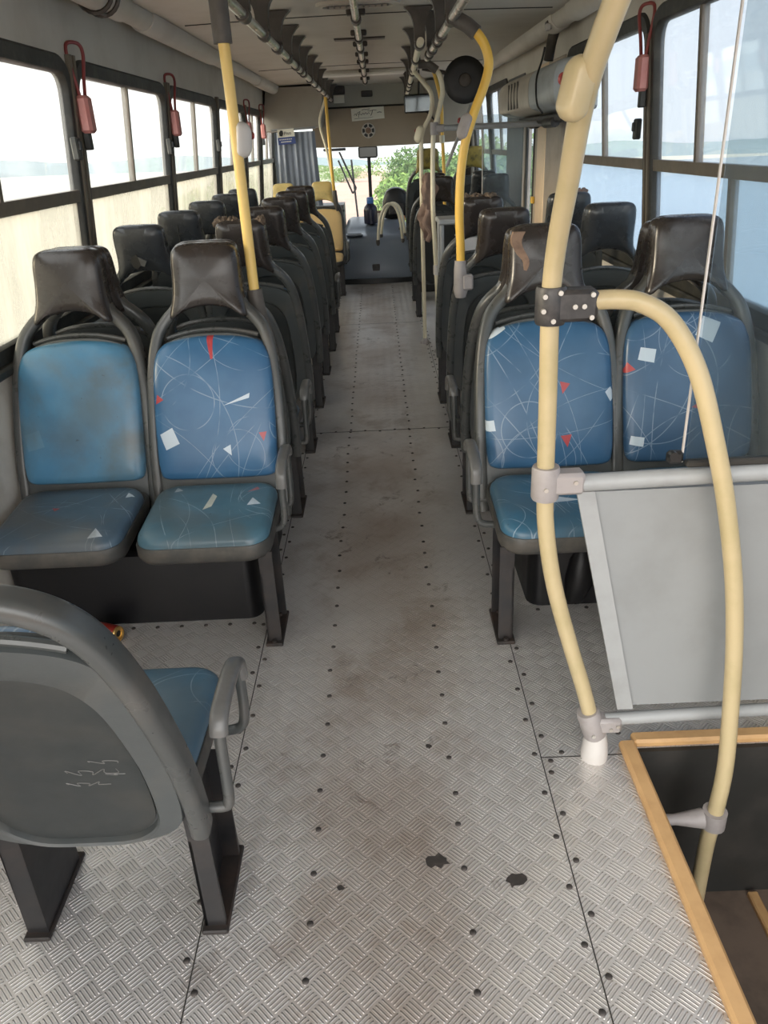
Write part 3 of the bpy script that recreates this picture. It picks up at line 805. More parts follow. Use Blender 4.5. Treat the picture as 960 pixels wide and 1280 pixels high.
# lateral lamp near the front
l = thing('ceiling_lamp', 'long pale ceiling lamp set across the bus ahead of the conduit end', 'lamp', (-.15, 8.55, ZC))
b = MB(); b.box((0,0,-.012),(1.05,.30,.03),.01); b.build('housing', M['ceil'], l)
b = MB(); b.box((0,0,-.032),(.95,.20,.022),.008); b.build('diffuser', M['diffuser'], l)
# centre conduit
c = thing('ceiling_conduit', 'jointed metal conduit pipe running down the middle of the ceiling', 'conduit', (-.065, 0, 2.085))
b = MB(); b.cyl((0,.0,0),(0,9.7,0),.019,12); b.build('pipe', M['alu'], c)
for y in (3.2,4.75,5.6,6.2,6.9,7.5,8.4,9.4):
    b = MB(); b.cyl((0,y-.05,0),(0,y+.05,0),.028,12); b.box((0,y,.03),(.10,.05,.03),.006); b.build('saddle', M['bracket'], c)
b = MB(); b.box((0,6.0,.040),(.34,.09,.012),.004); b.build('cross_plate', M['bracket'], c)

# ceiling handrails with brackets
def handrail(name, label, x0, x1, y0, y1, z, ys, brs, m, r=.019):
    h = thing(name, label, 'handrail', (x0, y0, z))
    X = lambda y: (x1-x0)*(y-y0)/(y1-y0)
    b = MB(); b.cyl((0,0,0),(x1-x0,y1-y0,0),r,14); b.build('rail', m, h)
    for y in ys:
        b = MB(); b.cyl((X(y),y-y0-.035,0),(X(y),y-y0+.035,0),r+.008,14)
        b.build('ring', M['bracket'], h)
    for y in brs:
        b = MB(); zt = ZC-.006 - z - .02*(x0/1.2)**2
        b.cyl((X(y),y-y0-.04,0),(X(y),y-y0+.04,0),r+.009,14)
        rs = []
        for t in [i/8 for i in range(9)]:
            zz = .015 + (zt-.015)*t; w = .028 + .052*t**4
            xo = .0
            rs.append([(X(y)+xo-w, y-y0-.028, zz), (X(y)+xo+w, y-y0-.028, zz), (X(y)+xo+w, y-y0+.028, zz), (X(y)+xo-w, y-y0+.028, zz)])
        b.rings(rs); b.build('bracket', M['bracket'], h, smooth=30)
    return h
hl = handrail('ceiling_handrail', 'long ceiling handrail with many dark brackets above the curtain-side seats', -.48, -.48, .2, 10.3, 1.962,
         [4.1,5.15,6.04,6.96,8.1], [1.5,2.9,3.5,4.1,4.65,5.2,5.7,6.3,6.9,7.5,8.1,8.8,9.5,10.2], M['alu'])
handrail('ceiling_handrail', 'short ceiling handrail holding the bent yellow pole, stairwell side', .345, .345, .2, 5.4, 1.945, [4.57,5.2], [1.5,2.7,3.75,4.3,4.95], M['alu'])
handrail('ceiling_handrail', 'front ceiling handrail beyond the bent yellow pole, ending by the header', .262, .40, 4.6, 10.2, 1.955, [6.3,8.0], [4.75,5.6,6.6,7.6,8.6,9.6], M['palecream'])

# ------------------------------------------------------------------ poles
def pole(name, label, pts, r, m, n=8, base=None):
    o = thing(name, label, 'pole', pts[0])
    P = [p - Vector(pts[0]) for p in cr(pts, n)]
    b = MB(); b.tube(P, r, 16); b.build('tube', m, o, smooth=60)
    o['_o'] = 0; del o['_o']
    return o, Vector(pts[0])
def bellpush(o, O, c, tilt, m, s=1.0, face=-2.1):
    b = MB(); lo = rrect(.058*s, .13*s, .028*s, 8)
    st = [(.75,-.026*s),(.92,-.02*s),(1,-.008*s),(1,.008*s),(.95,.020*s),(.85,.030*s),(.65,.037*s),(.35,.041*s),(.05,.042*s)]
    R = Matrix.Rotation(tilt, 3, 'Y') @ Matrix.Rotation(face, 3, 'Z')
    rs = [[Vector(c) - O + R @ Vector((x*k, -h, z*k)) for x, z in lo] for k, h in st]
    b.rings(rs); p = b.build('stop_bell', m, o, smooth=50)
    b = MB(); q = Vector(c) - O + R @ Vector((0,-.034,.018*s)); b.cyl(q + R @ Vector((0,-.004*s,0)), q + R @ Vector((0,-.013*s,0)), .013*s, 14); b.build('button', M['red'], p)
    return p
# foreground cream pole
P1 = [(.512,1.556,.0),(.505,1.556,.08),(.475,1.556,.205),(.425,1.556,.37),(.378,1.556,.54),(.352,1.556,.69),(.345,1.556,.81),(.341,1.555,1.0),(.3365,1.553,1.19),(.337,1.53,1.30),(.337,1.46,1.42),(.334,1.37,1.55),(.345,1.30,1.64),(.375,1.24,1.745),(.43,1.20,1.88),(.48,1.18,2.10)]
p1, O1 = pole('grab_pole', 'bent cream pole with black clamp, bolted to the floor beside the stairwell', P1, .0193, M['cream'])
def clamp(o, O, c, m, arm, h=.085, r=.031, armd=(.05,.06), name='clamp', screws=(), tilt=0):
    C = Vector(c) - O
    b = MB(); R = Matrix.Rotation(tilt, 3, 'Y')
    b.tube([C + R @ Vector((0,0,-h/2)), C + R @ Vector((0,0,-h/2+.006)), C + R @ Vector((0,0,h/2-.006)), C + R @ Vector((0,0,h/2))], [r*.92, r, r, r*.92], 20)
    b.box(C + Vector((arm/2,0,0)), (arm, armd[0], armd[1]), .008)
    p = b.build(name, m, o, smooth=40)
    for dx, dz in screws:
        q = C + Vector((dx, -armd[0]/2 if dx > r*.8 else -r*.96, dz))
        s_ = MB(); s_.cyl(q + Vector((0,.004,0)), q + Vector((0,-.004,0)), .0050, 10); k = s_.build('screw', M['screw'], p)
    return p
clamp(p1, O1, (.337,1.553,1.192), M['clampblack'], .090, .074, .031, (.055,.062), 'clamp', [(-.018,.022),(.0,-.026),(-.02,-.006),(.042,.0),(.060,.0),(.076,.022),(.076,-.022),(.012,.028)])
clamp(p1, O1, (.345,1.556,.805), M['clampgrey'], .085, .078, .031, (.046,.052), 'rail_clamp', [(-.004,-.006),(.062,.006)])
clamp(p1, O1, (.497,1.556,.115), M['clampgrey'], .075, .085, .030, (.046,.046), 'foot_clamp', [(.0,-.02),(.045,-.006),(.062,.004)], -.3)
b = MB(); b.lathe([(.035,0),(.035,.02),(.032,.05),(.027,.080),(.022,.083)], (0,0,0), 'Z', 20); b.build('base_socket', M['white'], p1)
bellpush(p1, O1, (.317,1.345,1.560), .22, M['cream'], .72, -2.7)
# second cream pole curving down into the stairwell
P2 = [(.395,1.548,1.197),(.46,1.545,1.199),(.515,1.54,1.190),(.575,1.53,1.150),(.635,1.515,1.05),(.685,1.50,.90),(.726,1.495,.76),(.765,1.485,.58),(.790,1.475,.40),(.800,1.455,.22),(.800,1.43,.06),(.785,1.41,-.08),(.776,1.405,-.20),(.776,1.40,-.56)]
p2, O2 = pole('grab_pole', 'cream pole arching from the black clamp down into the stairwell', P2, .0195, M['cream'])
b = MB(); q = Vector((.786,1.412,-.085))-O2
b.cyl(q+Vector((0,0,-.025)), q+Vector((0,0,.025)), .030, 16); b.tube([q+Vector((-.175,.0,0)), q+Vector((-.10,0,0)), q+Vector((-.03,0,0))], [.016,.014,.026], 12); b.build('wall_bracket', M['clampgrey'], p2)
b = MB(); q = Vector((.776,1.40,-.56))-O2
b.lathe([(.045,-.0),(.045,.015),(.032,.035),(.026,.05)], q, 'Z', 20); b.build('base_socket', M['white'], p2)
# barrier
ba = thing('barrier_panel', 'grey barrier panel with tube rails between the blue seats and the stairwell', 'barrier', (.86,1.565,.15))
OB = Vector((.86,1.565,.15))
b = MB()
fr = [(.428,.775),(1.325,.775),(1.325,.165),(.570,.165)]
b.rings([[Vector((x,1.560,z))-OB for x, z in fr], [Vector((x,1.575,z))-OB for x, z in fr]]); b.build('panel', M['barrier'], ba, smooth=0)
b = MB(); b.tube([Vector((.405,1.556,.80))-OB, Vector((1.33,1.556,.815))-OB], .020, 14); b.build('top_rail', M['greypaint'], ba)
b = MB(); b.tube([Vector((.53,1.556,.125))-OB, Vector((1.33,1.556,.145))-OB], .017, 14); b.build('bottom_rail', M['greypaint'], ba)
b = MB(); rs = []
for z in (.16,.78):
    x = .57-(z-.165)*.142/.61*1.0
    rs.append([Vector((x-.012,1.550,z))-OB, Vector((x+.028,1.550,z))-OB, Vector((x+.028,1.560,z))-OB, Vector((x-.012,1.560,z))-OB])
b.rings(rs); b.build('edge_strip', M['greypaint'], ba, smooth=0)
pg = thing('partition_screen', 'clear acrylic partition screen standing on the grey barrier rail', 'screen', (.95,1.556,.84))
b = MB(); b.box((.01,.0,.60),(.62,.006,1.20),.0015); b.build('sheet', M['acrylic'], pg, smooth=0)
b = MB(); b.box((-.309,0,.60),(.0035,.0062,1.20)); b.build('bright_edge', M['white'], pg, smooth=0)
b = MB(); b.box((-.325,.0,.012),(.035,.02,.03),.006); b.cyl((-.335,-.01,.022),(-.335,-.024,.022),.01,10); b.build('clip', M['black'], pg)
b = MB(); b.box((.01,.0,-.004),(.62,.02,.016),.004); b.build('channel', M['joint'], pg)
b = MB()
for i, w in enumerate((.05,.035)): b.box((.0,-.0035,.115-.016*i),(w,.001,.004))
b.build('marking', M['joint'], pg, smooth=0)
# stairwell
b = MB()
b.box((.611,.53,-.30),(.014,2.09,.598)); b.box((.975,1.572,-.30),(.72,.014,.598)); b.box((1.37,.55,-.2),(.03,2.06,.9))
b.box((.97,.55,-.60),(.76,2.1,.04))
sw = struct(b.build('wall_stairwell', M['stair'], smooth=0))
b = MB(); b.box((.97,.72,-.572),(.73,1.72,.02),.004); b.build('step_tread', M['stepfloor'], sw)
b = MB(); b.box((1.02,1.30,-.556),(.03,.5,.022),.004); b.build('step_edging', M['wood'], sw)
b = MB(); b.box((.606,.54,.0125),(.042,2.10,.025),.007); trim(b, M['wood'])
b = MB(); b.box((.975,1.598,.0125),(.70,.042,.025),.007); trim(b, M['wood'])
# the rear door stands closed beside the steps
b = MB(); b.box((1.34,.55,.45),(.03,2.0,.85),.005); d = struct(b.build('door_1', M['doorgrey']))
# yellow and pale poles
LP = [(-.452,2.83,.93),(-.454,2.83,1.2),(-.456,2.83,1.6),(-.462,2.83,1.955)]
o, O = pole('grab_pole', 'tall straight yellow pole rising from an aisle seat frame, curtain side', LP, .0185, M['yellowpale'], 4)
b = MB(); b.tube([Vector(p) for p in ((.035,.03,-.10),(.02,.015,-.03),(.004,0,.04),(0,0,.115))], [.019,.026,.030,.027], 16); b.build('seat_socket', M['sleeve'], o)
b = MB(); b.cyl((-.0095,0,.87),(-.01,0,1.02),.030,16); b.build('top_sleeve', M['sleeve'], o)
bellpush(o, O, (-.440,2.835,1.525), .1, M['white'], .85, 2.2)
RP = [(.372,3.66,.92),(.371,3.66,1.06),(.366,3.66,1.20),(.373,3.66,1.36),(.392,3.66,1.48),(.428,3.66,1.59),(.470,3.66,1.69),(.489,3.66,1.765),(.472,3.66,1.835),(.425,3.66,1.892),(.345,3.70,1.945)]
o, O = pole('grab_pole', 'strongly bent yellow pole on an aisle seat frame, stairwell side', RP, .0195, M['yellow'])
b = MB(); b.tube([(.0,0,-.09),(0,0,-.06),(0,0,.04),(0,0,.075)], [.024,.033,.031,.027], 16); b.box((.03,-.01,-.02),(.05,.05,.07),.008); b.build('seat_socket', M['clampgrey'], o)
b = MB(); b.tube([Vector((.438,3.66,1.880))-O, Vector((.40,3.67,1.912))-O, Vector((.345,3.70,1.945))-O], .029, 14); b.build('top_sleeve', M['sleeve'], o)
bellpush(o, O, (.398,3.665,1.54), .35, M['clampgrey'], .85)
PA = [(.345,6.27,.0),(.344,6.27,.5),(.343,6.27,1.0),(.347,6.27,1.47),(.362,6.27,1.56),(.410,6.27,1.645),(.432,6.27,1.725),(.421,6.27,1.805),(.372,6.27,1.868),(.30,6.27,1.945)]
o, O = pole('grab_pole', 'slim pale cream pole with the brown jacket, standing on the aisle floor', PA, .0155, M['palecream'])
b = MB(); b.lathe([(.038,0),(.038,.01),(.022,.03),(.017,.04)], n=16); b.build('base_flange', M['clampgrey'], o)
bellpush(o, O, (.340,6.27,1.535), .3, M['palecream'], .9)
PB = [(.437,5.95,.0),(.430,5.95,.4),(.415,5.95,.8),(.405,5.95,1.05),(.412,5.95,1.47),(.430,5.95,1.585),(.466,5.95,1.71),(.482,5.95,1.80),(.458,5.95,1.895),(.39,5.95,1.955),(.31,5.95,1.958)]
o, O = pole('grab_pole', 'pale cream pole beside the fare counter holding the grey cross rail', PB, .0165, M['palecream'])
b = MB(); b.lathe([(.04,0),(.04,.01),(.024,.03),(.018,.04)], n=16); b.build('base_flange', M['clampgrey'], o)
b = MB(); b.tube([Vector((.445,5.95,1.915))-O, Vector((.39,5.95,1.955))-O, Vector((.32,5.95,1.957))-O], .027, 14); b.build('top_sleeve', M['sleeve'], o)
clamp(o, O, (.422,5.95,1.565), M['clampgrey'], .07, .08, .028, (.05,.05), 'rail_clamp')
clamp(o, O, (.425,5.95,.62), M['white'], .035, .07, .025, (.04,.05), 'counter_clamp')
PC = [(.706,8.6,.36),(.706,8.6,1.08),(.690,8.6,1.55),(.684,8.6,1.80),(.64,8.6,2.0),(.60,8.6,2.12)]
o, O = pole('grab_pole', 'bright yellow pole far ahead beside the raised front seats', PC, .017, M['yellow'])
b = MB(); b.cyl((-.018,0,1.10),(-.020,0,1.17),.026,12); b.build('collar', M['palecream'], o)
o, O = pole('grab_pole', 'upright yellow pole next to the cream-yellow seat at the curtain edge', [(-.452,9.15,.88),(-.467,9.15,1.14),(-.478,9.15,1.5),(-.487,9.15,1.95)], .017, M['yellow'], 4)
b = MB(); b.tube([(.02,0,-.05),(0,0,.03),(-.005,0,.16)], [.02,.028,.022], 12); b.build('seat_socket', M['sleeve'], o)
o, O = pole('grab_pole', 'thin pale slanting pole beside the upright yellow pole, curtain edge', [(-.49,9.45,1.16),(-.53,9.45,1.45),(-.585,9.45,1.72),(-.50,9.4,1.95)], .014, M['palecream'], 6)
o = thing('cross_rail', 'grey horizontal rail from the pale pole across to the door post', 'rail', (.43,5.95,1.565))
b = MB(); b.cyl((0,0,0),(.86,0,0),.020,14); b.build('tube', M['greypaint'], o)
b = MB(); b.cyl((.83,0,0),(.865,0,0),.032,14); b.build('end_flange', M['taupe'], o)
o = thing('stay_bar', 'thin grey diagonal stay bar behind the cross rail', 'bar', (.56,6.6,1.30))
b = MB(); b.cyl((0,0,0),(.19,0,.42),.013,10); b.build('tube', M['greypaint'], o)

# ------------------------------------------------------------------ wheel boxes under the blue pairs
for sd, x0, x1, l in ((-1, -1.33, -.47, 'black wheel box under the blue seats, curtain side'), (1, .47, 1.33, 'black wheel box under the blue seats, stairwell side')):
    o = thing('wheel_box', l, 'wheel box', ((x0+x1)/2, 2.645, 0))
    hw = (x1-x0)/2; b = MB(); lo = rrect(hw*2, .70, .05, 5)
    b.rings([[(x, y, 0) for x, y in lo], [(x, y, .24) for x, y in lo], [(x*.985, y*.985, .265) for x, y in lo], [(x*.94, y*.94, .278) for x, y in lo]])
    b.build('body', M['blackbox'], o)
    for i in range(3 if sd > 0 else 0):
        b = MB(); xx = -hw+.16+.19*i; 
        b.tube([(xx,-.340,.02),(xx+.012,-.352,.10),(xx+.02,-.345,.18),(xx+.03,-.325,.25)], [.035,.05,.045,.02], 12); b.build('moulded_rib', M['blackbox'], o)
# crumpled drink can on the floor
o = thing('drink_can', 'red drink can with gold end lying on the floor by the wheel box', 'can', (-1.0,2.205,.031), 0)
o.rotation_euler = (0, 0, -.35)
b = MB(); b.lathe([(.024,-.06),(.030,-.05),(.031,0),(.030,.045),(.027,.055)], ax='X', n=20); b.build('body', M['canred'], o)
b = MB(); b.lathe([(.027,.053),(.029,.058),(.027,.062),(.022,.062),(.021,.056),(.006,.056)], ax='X', n=20); b.build('end', M['gold'], o)
b = MB(); b.lathe([(.011,.0565),(.011,.0575),(.001,.0575)], (0,.004,0), 'X', 12); b.build('opening', M['black'], o)

# ------------------------------------------------------------------ release handles, latches
for sd, y, l in ((-1,3.72,'red release handle on the pillar nearest the faded blue seat'), (-1,5.37,'red release handle on the second pillar along, curtain side'),
                 (-1,8.5,'red release handle two pillars behind the curtain'), (-1,9.6,'red release handle on the pillar beside the curtain'), (1,3.97,'red release handle on the pillar above the stairwell-side seats')):
    z = 1.66 if sd < 0 else 1.725
    o = thing('release_handle', l, 'handle', (sd*(wx(z)-.045), y, z), 0, 'red window release handles on the pillars')
    b = MB(); b.box((0,0,0),(.052,.074,.145),.012); b.build('housing', M['pink'], o)
    b = MB(); p = [(sd*.006,-.014,.06),(sd*.012,-.030,.14),(sd*.020,-.042,.225),(sd*.014,-.028,.262),(-sd*.014,.022,.262),(-sd*.022,.036,.225),(-sd*.010,.028,.14),(-sd*.004,.014,.06)]
    b.tube(cr(p,5), .0075, 8); b.build('pull_loop', M['red'], o)
    b = MB(); b.box((sd*.012,.0,-.10),(.03,.036,.075),.005); b.build('cord_clip', M['rubber'], o)
k = 0
for sd, y, zz, l in ((-1,3.60,1.53,'window latch block on the near side of the first curtain-side pillar'),(-1,5.25,1.53,'window latch block on the near side of the second curtain-side pillar'),
                (-1,6.9,1.53,'window latch block on the third curtain-side pillar, by the yellow pole'),(1,4.08,1.50,'window latch block beside the red handle pillar, stairwell side'),
                (-1,3.80,.985,'small black latch low on the first pillar by the holed headrest')):
    o = thing('window_latch', l, 'latch', (sd*(wx(zz)-.028), y, zz), 0, 'window latch blocks')
    b = MB(); b.box((0,0,0),(.03,.045,.09),.006); b.build('body', M['rubber'], o)
    b = MB(); b.box((-sd*.018,0,.01),(.014,.022,.04),.004); b.build('thumb_tab', M['black'], o)
o = thing('cove_clip', 'small dark clip with a white tag on the door-side cove', 'clip', (1.055,5.3,2.07))
b = MB(); b.box((0,0,0),(.03,.06,.05),.006); b.build('body', M['bracket'], o)
b = MB(); b.box((-.01,-.045,-.012),(.028,.05,.035),.004); b.build('tag', M['white'], o)

# ------------------------------------------------------------------ door region on the door side
d2 = bpy.data.objects.new('door_2', None); COL.objects.link(d2); struct(d2); d2.location = (1.28, 6.8, 0)
OD = Vector(d2.location)
def dbox(name, x, y0, y1, z0, z1, m, th=.04, ch=.006):
    b = MB(); b.box(Vector((x+th/2,(y0+y1)/2,(z0+z1)/2))-OD, (th,y1-y0,z1-z0), ch); return b.build(name, m, d2)
dbox('door_post', 1.24, 5.64, 6.15, 0, 1.95, M['taupe'], .08)
dbox('door_jamb', 1.235, 6.15, 6.45, 0, 1.95, M['beige'], .06)
lf = dbox('door_leaf', 1.25, 6.45, 6.62, .02, 1.9, M['taupe'], .04)
dbox('door_leaf', 1.25, 6.95, 7.10, .02, 1.9, M['taupe'], .04)
dbox('door_leaf', 1.25, 6.60, 6.97, 1.60, 1.9, M['taupe'], .04); dbox('door_leaf', 1.25, 6.60, 6.97, .02, .55, M['taupe'], .04)
b = MB(); b.box(Vector((1.27,6.785,1.08))-OD, (.006,.35,1.06)); b.build('pane', M['glass'], d2, smooth=0)
b = MB(); lo = rrect(.34, 1.05, .06, 5, 6.785, 1.08)
b.tube([Vector((1.252,y,z))-OD for y, z in lo], .014, 8, closed=True); b.build('window_gasket', M['rubber'], d2)
dbox('door_leaf', 1.24, 7.10, 7.95, 0, 1.95, M['doorgrey'], .06)
b = MB(); b.box(Vector((1.235,6.55,1.03))-OD, (.02,.07,.05),.004); b.build('warning_tag', M['yellow'], d2)
# door gear casing
g = thing('door_gear_casing', 'large rounded beige and grey casing above the folding door', 'casing', (1.12,4.98,1.752))
def gear(name, y0, y1, m, st=((.96,0),(1,.02),(1,1))):
    b = MB(); rs = []
    prof = [(.16,-.16),(.02,-.15),(-.07,-.12),(-.095,-.06),(-.095,.06),(-.06,.13),(.02,.155),(.16,.16)]
    pr = [(p.x, p.y*.86) for p in cr([(a, c, 0) for a, c in prof], 3)]
    for s_, y in st: rs.append([(.16+(x-.16)*s_, y, z*s_) for x, z in pr])
    b.rings(rs); return b.build(name, m, g, smooth=40)
gear('near_cover', 0, .9, M['boxblue'], ((.86,-.05),(.97,-.03),(1,.0),(1,.72)))
gear('far_cover', .9, 2.0, M['box'], ((1,.735),(1,1.85),(.97,2.1),(.85,2.24),(.6,2.29)))
b = MB()
for i in range(4): b.box((-.097,1.15+.13*i,.0),(.008,.03,.17),.003)
b.build('vent_slot', M['bracket'], g)
b = MB(); b.tube(cr([(-.06,.42,.22),(-.075,.42,.15),(-.106,.41,.05),(-.104,.38,-.08),(-.07,.36,-.14)],5), .006, 8); b.build('cable', M['black'], g)
b = MB(); b.tube([(.02,.46,.36),(-.01,.46,.26),(-.03,.45,.15)], [.035,.03,.03], 12); b.build('air_hose', M['bracket'], g)
b = MB(); b.box((.07,.95,-.165),(.12,1.5,.05),.01); b.cyl((.02,.4,-.19),(.02,.7,-.19),.03,12); b.cyl((.02,1.0,-.19),(.02,1.2,-.19),.028,12); b.build('linkage', M['clampblack'], g)
# clear door screen
s = thing('door_screen', 'clear acrylic screen beside the folding door, white edged', 'screen', (1.01,6.65,.55))
b = MB(); b.box((0,0,.55),(.32,.006,1.10),.001); b.build('sheet', M['acrylic'], s, smooth=0)
b = MB(); b.box((.162,0,.55),(.010,.012,1.10),.002); b.box((-.162,0,.55),(.006,.010,1.10),.002); b.build('edge_strip', M['white'], s, smooth=0)
b = MB(); b.cyl((.162,0,-.55),(.162,0,0),.014,10); b.cyl((-.16,0,-.55),(-.16,0,0),.014,10); b.build('post', M['greypaint'], s)
# fare counter
fc = thing('fare_counter', 'pale grey tube-framed fare counter behind the pale poles', 'counter', (.545,5.72,0))
def fb(name, c, d, m=None, ch=.008):
    b = MB(); b.box(c, d, ch); b.build(name, m or M['greypaint'], fc)
fb('counter_top', (.0,0,.985), (.26,.30,.035))
for x in (-.105,.105):
    for y in (-.12,.12): fb('leg', (x,y,.485), (.028,.028,.97))
fb('lower_shelf', (.06,-.18,.90), (.16,.09,.02)); fb('side_panel', (.06,-.20,.80), (.15,.02,.20), M['white'])
fb('kick_panel', (-.12,0,.30), (.012,.26,.40), M['white'])
# jacket hung on the pale pole
rnd = random.Random(4)
b = MB(); rs = []
for i in range(22):
    t = i/21; z = 1.27 - .46*t
    w = .022 + .022*abs(math.sin(PI*min(1, t*1.1)))**.8 + .012*math.sin(11*t) + .014*t
    ring = []
    for j in range(20):
        a = 2*PI*j/20
        k = 1 + .32*math.sin(3*a + 9*t) + .24*math.sin(5*a - 13*t) + .12*math.sin(8*a+21*t)
        ring.append((.385 + .012*math.sin(5*t) + w*k*math.cos(a), 6.235 + .6*w*k*math.sin(a) , z + .012*math.sin(4*a+5*t)))
    rs.append(ring)
b.rings(rs); jk = b.build('jacket', M['jacket'], smooth=60)
tag(jk, 'crumpled brown jacket hung on a slim pale pole', 'jacket')
b = MB(); b.tube(cr([(.39,6.17,1.02),(.36,6.16,.93),(.40,6.16,.86),(.375,6.17,.80)],5), [.02]*16, 8); b.build('sleeve', M['jacket'], jk)
# round mirror/disc
o = thing('round_mirror', 'large round black disc mirror hung between yellow pole and door casing', 'mirror', (.67,6.3,1.87))
o.rotation_euler = (0, 0, 0)
b = MB(); b.lathe([(.02,.05),(.10,.04),(.140,.015),(.152,0),(.152,-.012),(.142,-.018),(.10,-.020),(.04,-.021),(.001,-.021)], ax='Y', n=40); b.build('disc', M['black'], o)
b = MB(); b.lathe([(.045,-.018),(.042,-.032),(.03,-.036),(.001,-.036)], ax='Y', n=24); b.build('hub', M['bracket'], o)
b = MB(); b.tube([(-.30,.05,.09),(-.15,.06,.06),(-.0,.05,.02)], .014, 10); b.build('arm', M['bracket'], o)

# ------------------------------------------------------------------ front end
b = MB(); b.box((0,10.62,2.02),(2.5,.06,.26)); wf = struct(b.build('wall_front', M['bulkhead'], smooth=0))
b = MB(); rs = []
for x in [i*.1-1.2 for i in range(25)]:
    e = .05*(abs(x)/1.2)**4
    rs.append([(x,10.56-e,1.885-e),(x,10.59-e,1.905-e),(x,10.66,1.905),(x,10.66,1.885)])
b.rings(rs); b.build('lip', M['joint'], wf, smooth=30)
b = MB(); rs = []
for x in [i*.1-.75 for i in range(20)]:
    e = .10*(abs(x-.2)/1.0)**3
    rs.append([(x,10.60,1.89),(x,10.585,1.70),(x,10.60,1.52),(x,10.64,1.45+e*.2),(x,10.70,1.45+e*.2),(x,10.70,1.89)])
b.rings(rs); b.build('header_board', M['board'], wf, smooth=30)
b = MB()   # sloping lining panel over the driver
vs = [(-1.27,9.9,1.66),(-.62,9.9,1.69),(-.55,9.9,2.1),(-1.2,9.9,2.1),(-1.27,10.65,1.66),(-.62,10.65,1.69),(-.5,10.65,2.1),(-1.2,10.65,2.1)]
b.add(vs, [(0,1,2,3),(4,5,6,7),(0,1,5,4),(1,2,6,5),(2,3,7,6),(3,0,4,7)]); b.build('driver_lining', M['lining'], wf, smooth=0)
b = MB(); vs = [(.80,9.9,1.62),(1.27,9.9,1.6),(1.2,9.9,2.1),(.62,9.9,2.1),(.80,10.65,1.6),(1.27,10.65,1.6),(1.2,10.65,2.1),(.6,10.65,2.1)]
b.add(vs, [(0,1,2,3),(4,5,6,7),(0,1,5,4),(1,2,6,5),(2,3,7,6),(3,0,4,7)]); b.build('door_lining', M['lining'], wf, smooth=0)
o = thing('wall_speaker', 'round speaker with six-slot grille in the header board', 'speaker', (-.063,10.575,1.63))
b = MB(); b.lathe([(.085,.02),(.085,-.006),(.076,-.012),(.060,-.012),(.001,-.012)], ax='Y', n=32); b.build('rim', M['wallpaint'], o)
for i in range(6):
    a = PI/6 + i*PI/3; b = MB(); rs = []
    for t in (-.36,-.12,.12,.36):
        aa = a+t; rs.append([(.062*math.sin(aa),-.010,.062*math.cos(aa)),(.078*math.sin(aa)*.95,-.010,.078*math.cos(aa)*.95),(.078*math.sin(aa)*.95,-.015,.078*math.cos(aa)*.95),(.043*math.sin(aa),-.015,.043*math.cos(aa))])
    b.rings(rs); b.build('slot', M['black'], o, smooth=0)
b = MB(); b.lathe([(.034,-.010),(.034,-.018),(.028,-.020),(.001,-.020)], ax='Y', n=24); b.build('centre_cap', M['tear'], o)
o = thing('wall_clock', 'small black rectangular display on the bulkhead above the header', 'display', (-.061,10.575,2.03))
b = MB(); b.box((0,0,0),(.135,.03,.065),.006); b.build('case', M['black'], o)
o = thing('switch_box', 'dark switch box with a pale card under it on the bulkhead', 'box', (-.40,10.565,2.06))
b = MB(); b.box((0,0,.02),(.15,.05,.09),.008); b.build('case', M['clampblack'], o)
b = MB(); b.box((0,.0,-.075),(.13,.01,.085)); b.build('card', M['paper'], o, smooth=0)
# hand lettered paper on the header
o = thing('header_sign', 'white hand-lettered paper sign taped on the header board', 'sign', (-.06,10.57,1.815)); o.rotation_euler = (0,-.045,0)
b = MB(); b.box((0,0,0),(.40,.004,.135)); b.build('paper', M['paper'], o, smooth=0)
def stroke(par, pts, r=.0042, m='ink'):
    b = MB(); b.tube(cr([(x,-.004,z) for x, z in pts], 4), r, 6, flat=.5); b.build('lettering', M[m], par, smooth=40)
stroke(o, [(-.07,.045),(-.04,.05),(-.01,.046),(.03,.05)], .005)
stroke(o, [(-.17,-.005),(-.15,.012),(-.14,-.01),(-.13,.015),(-.09,.03),(-.11,.005),(-.115,-.035)])
stroke(o, [(-.12,.0),(-.09,.002),(-.075,-.008),(-.06,.012),(-.045,-.006),(-.025,.014),(-.01,-.006),(.01,.01),(.025,-.004)])
stroke(o, [(.0,.03),(.03,.026),(.07,.034),(.11,.03)]); stroke(o, [(.06,.03),(.05,.0),(.035,-.025)])
stroke(o, [(.115,.0),(.14,.006),(.17,.0)], .006); stroke(o, [(-.17,-.045),(-.10,-.042),(.0,-.044),(.06,-.04)], .003)
# hanging mirror near the rail end
o = thing('inside_mirror', 'rectangular passenger mirror hanging at the header, door side', 'mirror', (.465,8.75,1.83)); o.rotation_euler = (.03,0,-.22)
b = MB(); b.box((0,.012,0),(.30,.03,.17),.02); b.build('case', M['black'], o)
b = MB(); b.box((0,-.005,0),(.265,.006,.14)); b.build('mirror_glass', M['mirrorglass'], o, smooth=0)
b = MB(); b.tube([(0,.02,.07),(.0,.05,.20),(.0,.06,.30)], .010, 8); b.build('stalk', M['bracket'], o)
b = MB(); b.tube(cr([(.08,.02,-.08),(.14,.02,-.14),(.20,.03,-.22)],4), .008, 8); b.build('cable', M['black'], o)
